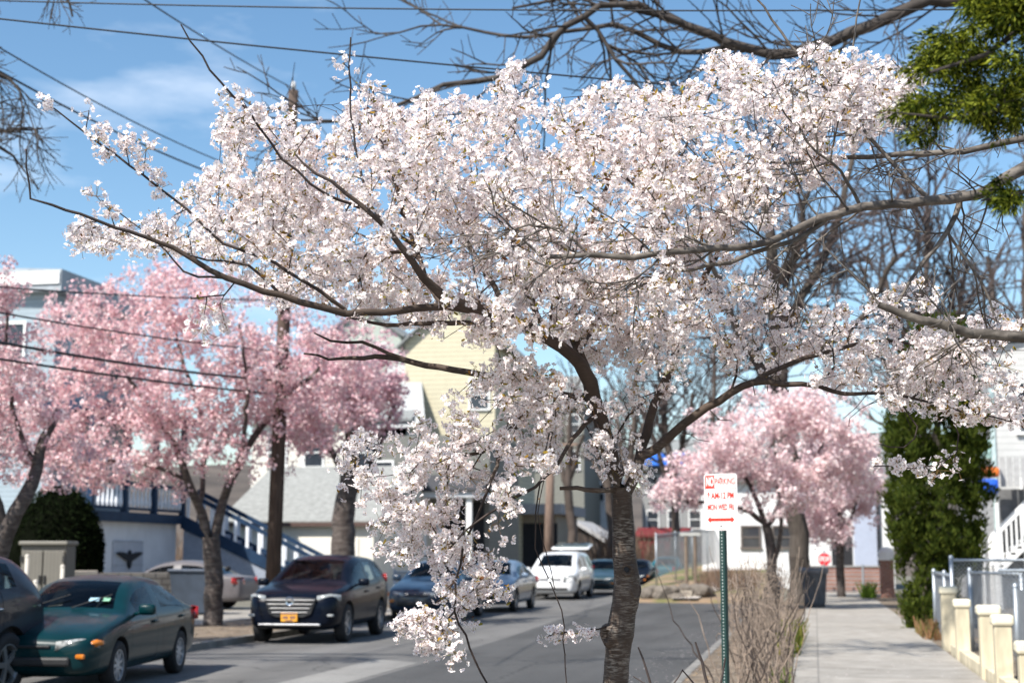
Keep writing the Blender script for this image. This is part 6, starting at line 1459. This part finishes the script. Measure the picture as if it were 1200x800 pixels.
for k, (px, py, d, lb, n, lab) in enumerate([
   (1085, 700, 62, [(1085, 300, 62, 120, 130, 5), (1150, 330, 62, 90, 110, 4), (1040, 380, 62, 80, 80, 4)], 2600, 'pinkish bare tree filling the sky behind the evergreen'),
   (1190, 700, 70, [(1200, 280, 70, 110, 150, 5), (1160, 400, 70, 70, 70, 4)], 1500, 'bare tree behind the white clapboard house'),
   (790, 690, 95, [(780, 450, 95, 80, 95, 6), (820, 480, 95, 50, 80, 5)], 1500, 'brownish bare tree beyond the bend, above the blue awning'),
   (715, 690, 100, [(715, 520, 100, 50, 90, 6)], 500, 'bare tree beyond the bend directly behind the foreground trunk'),
   (738, 690, 92, [(742, 470, 92, 48, 75, 5)], 900, 'bare tree beyond the bend showing between the forked limbs of the white cherry'),
   (840, 690, 88, [(835, 470, 88, 45, 110, 5), (860, 400, 88, 60, 80, 5)], 1100, 'bare tree beyond the bend behind the parking sign'),
   (668, 690, 84, [(668, 500, 84, 40, 60, 4), (640, 470, 84, 40, 50, 4)], 420, 'bare tree rising behind the dark gabled house')]):
    L = lb[0]
    bare_tree('bare_tree', lab, [[(px, py, 0, 7), (px + 2, 640, 0, 5.5), (px - 2, 560, 0, 5), (L[0], (L[1] + 560) / 2, 0, 4.2), (L[0], L[1], 0, 3), (L[0] + 4, L[1] - L[4] * .7, 0, 1.6)], [(px, 580, 0, 3.4), (L[0] - L[3] * .4, L[1] + 20, 1, 2.2)], [(px, 560, 0, 3.4), (L[0] + L[3] * .4, L[1] + 10, -1, 2.2)]],
      d, lambda T: T.sprout(rng.choice(T.seen(0, 1300, lb[0][1] - lb[0][4], 560), max(14, n // 42)), 3.3 * L[3] / 80 * d / 62, 4, (22, 55), .03, .5, .08, .17, .6, .15), .9, .018, M('far_trunk', (.09, .07, .06), .9, .3, 2), .07, .06, .08, (8, 3), .40, group='bare trees in the distance', twig=HB)

# ------------------------------------------------------------------ brush on the far bank: uncountable dead stems
bs = []; rr = np.random.default_rng(9)
def brush(n, x0, x1, y0, y1, zf, h, w):
    for _ in range(n):
        x, y = rr.uniform(x0, x1), rr.uniform(y0, y1); z = zf(x, y); hh = h * rr.uniform(.5, 1.2); dx, dy = rr.normal(0, .3, 2) * hh
        a = rr.uniform(0, 3.14); c, s_ = math.cos(a) * w, math.sin(a) * w
        bs.extend([(x - c, y - s_, z), (x + c, y + s_, z), (x + dx + c * .4, y + dy + s_ * .4, z + hh), (x + dx - c * .4, y + dy - s_ * .4, z + hh)])
brush(5200, -14, 2, 92, 120, lambda x, y: .2, 2.6, .03); brush(1500, -4.4, -2.2, 56, 66, lambda x, y: .3, .7, .012); brush(2500, -60, -10, 105, 125, lambda x, y: .2, 3., .035)
o = np_mesh('undergrowth', bs, 4, leafy('dead_stem', [(.16, .10, .07), (.22, .15, .11), (.12, .08, .06), (.26, .2, .15)], .1), None); o['kind'] = 'stuff'; tag(o, 'tangle of brown dead stems on the rise beyond the bend', 'brush')

# ------------------------------------------------------------------ evergreens
def evergreen(name, label, base, LB, n, leaf, mat, trunk, per=16, spread=.2, up=.8, asp=.38, shell=.7):
    t = thing(name, label, 'tree', base); T = Tree(); T.limb([list(p) for p in trunk], .4, .01)
    A = lobes(LB, n, shell); tips = T.grow(A, .4, .05, .01); T.finish(.006, .4, .08); T.mesh('trunk', DBARK, t, 7)
    P = T.pts[tips]; ci = np.repeat(np.arange(len(P)), per); u = unit(len(ci)); h = rng.uniform(-.5, 1, len(ci))
    C_ = P[ci] + u * np.array([1, 1, .4]) * (spread * rng.uniform(.1, 1, len(ci)))[:, None] + np.array([0, 0, 1.]) * (h * spread * 1.4)[:, None] * up
    # sprays stand up, fanned: blades along a mostly vertical axis
    ax = u * .55 + np.array([0, 0, up]); ax /= np.linalg.norm(ax, axis=1, keepdims=True); sd_ = np.cross(ax, unit(len(ci))); sd_ /= np.linalg.norm(sd_, axis=1, keepdims=True)
    L_ = leaf * rng.uniform(.6, 1.4, (len(ci), 1)); w = L_ * asp
    V = np.stack([C_ - ax * L_, C_ - sd_ * w, C_ + ax * L_, C_ + sd_ * w], 1)
    np_mesh('crown', V.reshape(-1, 3), 4, mat, t); return t
GREEN = leafy('evergreen_leaf', [(.02, .034, .008), (.055, .075, .014), (.095, .115, .022), (.035, .055, .014)], .3, tcol=(1.4, 1.4, .6))
rng = np.random.default_rng(4)
gb = at(1092, 745, 32.5); gb[2] = .06
tk = [list(gb) + [.14], list(at(1096, 600, 32.5)) + [.12], list(at(1100, 450, 32.5)) + [.06], list(at(1102, 385, 32.5)) + [.02]]
evergreen('evergreen_tree', 'tall dark green arborvitae standing between the pavement and the white stair', gb,
  [(1090, 670, 32.5, 38, 75, .8), (1098, 590, 32.5, 60, 80, 1.1), (1098, 510, 32.5, 62, 80, 1.1), (1100, 430, 32.5, 44, 60, .8), (1080, 710, 32, 22, 38, .5), (1143, 570, 32.6, 26, 30, .5), (1060, 520, 32.3, 28, 40, .5), (1066, 610, 32.2, 30, 36, .5), (1130, 500, 32.5, 30, 34, .5), (1128, 640, 32.3, 28, 34, .5)], 760, .052, GREEN, tk, 74, .19)
# hanging evergreen boughs at the upper right
dE = 4.7; rng = np.random.default_rng(6)
SPRAY = leafy('evergreen_spray', [(.010, .017, .004), (.018, .030, .006), (.045, .065, .01), (.15, .18, .025), (.38, .41, .06)], .33, tcol=(1.5, 1.4, .5))  # lime and near-black tints paint highlights and shaded depth into the boughs
eb = at(1890, 1100, dE + .6); eb[2] = .06
eb_limbs = [[list(eb) + [.16], list(at(1880, 600, dE + .6)) + [.14], list(at(1870, 200, dE + .6)) + [.12], list(at(1860, -200, dE + .6)) + [.08]]]
for L in [[(1862, -60, .6, 12), (1400, -90, .2, 8), (1220, 10, 0, 4.5), (1150, 60, -.1, 3), (1090, 85, -.2, 1.5)], [(1870, 60, .6, 12), (1400, 40, .2, 8), (1210, 120, 0, 4), (1120, 140, -.1, 2), (1050, 132, -.2, 1)], [(1872, 200, .6, 10), (1400, 160, .2, 7), (1220, 225, 0, 3), (1150, 235, -.1, 1.5)], [(1860, -150, .6, 10), (1380, -160, .2, 7), (1180, -40, .3, 3.5), (1110, -10, 0, 2)]]:
    eb_limbs.append(px_limb(L, dE))
t = thing('evergreen_tree', 'evergreen tree off the right edge, its yellow-green boughs hanging into the upper right corner', 'tree', eb); T = Tree()
for L in eb_limbs: T.limb(L, .2, .01)
BOUGH = [(1180, 60, dE, 62, 70, .3), (1120, 66, dE, 46, 30, .22), (1190, 130, dE, 48, 40, .26), (1120, 120, dE - .05, 60, 24, .2), (1068, 128, dE - .05, 30, 13, .13), (1090, 160, dE, 26, 11, .13), (1185, -10, dE, 70, 40, .3), (1190, 225, dE, 34, 20, .18), (1290, 90, dE + .2, 90, 150, .4), (1095, 84, dE, 30, 18, .13)]
A = lobes(BOUGH, 420, .0); tips = T.grow(A, .06, .1, .004); T.finish(.0015, .4, .03); tr_ = T.mesh('trunk', DBARK, t, 7)
P = T.pts[tips]; ci = np.repeat(np.arange(len(P)), 150); u = unit(len(ci)); C_ = P[ci] + u * np.array([1, 1, .8]) * (.055 * rng.uniform(0, 1, (len(ci), 1)) ** .7)
ax = u * .8 + np.array([-.35, -.1, -.45]); ax /= np.linalg.norm(ax, axis=1, keepdims=True); sd_ = np.cross(ax, unit(len(ci))); sd_ /= np.linalg.norm(sd_, axis=1, keepdims=True)
L_ = .0105 * rng.uniform(.6, 1.4, (len(ci), 1)); np_mesh('crown', np.stack([C_ - ax * L_, C_ - sd_ * L_ * .24, C_ + ax * L_, C_ + sd_ * L_ * .24], 1).reshape(-1, 3), 4, SPRAY, t)
# clipped dark yew at the left
yb = at(72, 700, 38.5); yb[2] = .06; rng = np.random.default_rng(8)
t = thing('yew_shrub', 'big rounded near-black clipped yew beside the storage shed', 'shrub', yb)
S_ = [(68, 640, 38.8, 55, 72, 1.15), (40, 650, 38.8, 35, 60, .9), (92, 655, 38.8, 30, 62, .8)]
A = lobes(S_, 16000, .9); nrm = unit(len(A)); w = unit(len(A)); ax = np.cross(nrm, w); L_ = .05 * rng.uniform(.6, 1.4, (len(A), 1))
np_mesh('foliage', np.stack([A - ax * L_, A - w * L_ * .5, A + ax * L_, A + w * L_ * .5], 1).reshape(-1, 3), 4, leafy('yew_leaf', [(.005, .008, .004), (.010, .015, .006), (.007, .011, .005)], .1), t)
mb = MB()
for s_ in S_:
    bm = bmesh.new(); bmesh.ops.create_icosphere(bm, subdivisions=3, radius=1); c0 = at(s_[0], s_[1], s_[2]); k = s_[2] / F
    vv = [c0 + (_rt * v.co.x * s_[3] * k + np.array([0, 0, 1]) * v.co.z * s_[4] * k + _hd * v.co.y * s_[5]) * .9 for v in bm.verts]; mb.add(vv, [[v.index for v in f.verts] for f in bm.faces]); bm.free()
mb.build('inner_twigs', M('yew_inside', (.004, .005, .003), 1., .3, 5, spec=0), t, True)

# ------------------------------------------------------------------ bare shrub on the verge
rng = np.random.default_rng(14)
def shrub(label, cx, cy, w, d, h, n, mat, seedtips, r=.009, name='bare_shrub', group=None, tip=.0038, rightlean=0):
    t = thing(name, label, 'shrub', (cx, cy, .075), group=group); T = Tree(); first = True
    for k in range(n):
        x0, y0 = cx + rng.uniform(-w, w) * .45, cy + rng.uniform(-d, d) * .45; hh = h * rng.uniform(.6, 1.05); lx, ly = rng.normal(rightlean, .16, 2) * hh
        P_ = [[x0, y0, .05, r * rng.uniform(.6, 1.2)], [x0 + lx * .3 + rng.normal(0, .03), y0 + ly * .3, hh * .35, r * .75], [x0 + lx * .6 + rng.normal(0, .04), y0 + ly * .6, hh * .7, r * .5], [x0 + lx, y0 + ly, hh, r * .25]]
        S = spline(P_, .12); S[1:, :3] += rng.normal(0, .012, (len(S) - 1, 3)); p = -1
        for q in S: T.P.append(q[:3]); T.par.append(p); T.r.append(q[3]); T.new.append(p < 0); p = len(T.P) - 1
    th = rng.uniform(0, 6.3, seedtips); rr_ = np.sqrt(rng.uniform(0, 1, seedtips))
    A = np.stack([cx + np.cos(th) * rr_ * w * .62, cy + np.sin(th) * rr_ * d * .6, rng.uniform(.15, 1.05, seedtips) * h * (1 - .25 * rr_)], 1)
    T.grow(A, .09, .14, .008, -.1); T.finish(tip, .38, .012); T.mesh('stems', mat, t, 5)
    D_ = Tree()       # older, darker canes among the straw-coloured ones
    for k in range(16):
        x0, y0 = cx + rng.uniform(-w, w) * .4, cy + rng.uniform(-d, d) * .45; lx, ly = rng.normal(0, .2, 2) * h; p = -1
        S = spline([[x0, y0, .05, .011], [x0 + lx * .3, y0 + ly * .3, h * .3, .009], [x0 + lx * .75 + rng.normal(0, .05), y0 + ly * .6, h * .6, .006], [x0 + lx, y0 + ly, h * rng.uniform(.75, 1), .003]], .1)
        S[1:, :3] += rng.normal(0, .014, (len(S) - 1, 3))
        for q in S: D_.P.append(q[:3]); D_.par.append(p); D_.r.append(q[3]); D_.new.append(p < 0); p = len(D_.P) - 1
    D_.finish(.002, .4, .012); D_.mesh('dark_canes', M('dark_cane', (.055, .04, .033), .85, .35, 5), t, 5)['kind'] = 'stuff'; return t
STEM = M('dead_shrub_stem', (.235, .18, .14), .85, .55, 3)
shrub('straw-coloured bare twiggy shrub behind the parking sign post, the nearer half of the clump', -.62, 17., .72, 4.2, 1.68, 52, STEM, 360, group='bare shrubs on the verge')
shrub('straw-coloured bare twiggy shrub further along the verge, beside the weeds', -.78, 23.5, .85, 5.5, 1.6, 52, STEM, 340, group='bare shrubs on the verge')
shrub('low bare twigs at the road edge near the stone pile', -1.3, 32, 1., 7, 1.0, 50, STEM, 300, group='bare shrubs on the verge')
# bare suckers in front, along the bottom edge
SK = M('sucker_bark', (.06, .045, .04), .7, .3, 10)
for lab, L, d in [('thin dark bare sapling shoot at the bottom edge, right of the foreground trunk', [[(846, 1060, 0, 3), (836, 860, 0, 2.3), (826, 790, 0, 2), (815, 752, 0, 1.3)], [(834, 850, 0, 1.6), (845, 800, .1, 1.4), (850, 770, .1, 1)], [(832, 830, 0, 1.4), (812, 800, -.05, 1.1), (800, 785, -.1, .8)]], 6.6),
                  ('spindly bare shoot at the bottom edge, just right of the foreground trunk', [[(790, 1070, 0, 2.6), (776, 880, 0, 2), (762, 800, 0, 1.7), (748, 758, 0, 1.1)], [(770, 840, 0, 1.4), (790, 800, 0, 1.1), (800, 784, .05, .8)], [(764, 806, 0, 1.1), (742, 792, 0, .7)]], 6.8)]:
    b = at(L[0][0][0], L[0][0][1], d); b[2] = .075; t = thing('sapling_shoot', lab, 'plant', b, group='bare shoots at the bottom edge'); T = Tree()
    for q in L: T.limb(px_limb(q, d), .05, .002)
    T.finish(.0015, .4, .01); T.mesh('stem', SK, t, 6)
# weeds at the pavement edge
def weeds(label, x0, x1, y0, y1, n, h, cols, name='weed_clump'):
    t = thing(name, label, 'plant', ((x0 + x1) / 2, (y0 + y1) / 2, .075)); vv = []
    for _ in range(n):
        x, y = rng.uniform(x0, x1), rng.uniform(y0, y1); hh = h * rng.uniform(.4, 1.2); a = rng.uniform(0, 6.3); dx, dy = np.cos(a) * hh * .5, np.sin(a) * hh * .5; w = .012 + rng.uniform(0, .014)
        vv += [(x - w * math.sin(a), y + w * math.cos(a), .08), (x + w * math.sin(a), y - w * math.cos(a), .08), (x + dx + w * .8 * math.sin(a), y + dy - w * .8 * math.cos(a), .08 + hh), (x + dx * 1.1, y + dy * 1.1, .08 + hh * 1.02)]
    np_mesh('leaves', vv, 4, leafy(name + '_leaf%d' % n, cols, .4), t)
weeds('green weeds with yellowing leaves at the pavement edge below the bin', -.62, -.28, 24, 30, 420, .34, [(.10, .17, .03), (.16, .20, .04), (.28, .22, .05), (.07, .12, .03)])
weeds('small green grass tuft at the pavement edge near the bottom of the picture', -.6, -.36, 17.5, 20.5, 180, .16, [(.14, .2, .05), (.2, .24, .07), (.26, .24, .1)], 'grass_tuft')
weeds('dry leafy weeds at the foot of the evergreen', 1.95, 2.5, 29, 32, 240, .3, [(.25, .13, .06), (.30, .18, .1), (.10, .13, .03)], 'dry_weeds')
weeds('low green plant at the foot of the brick pillar', 1.6, 2.1, 55, 57, 160, .5, [(.08, .14, .02), (.12, .18, .03)], 'low_plant')
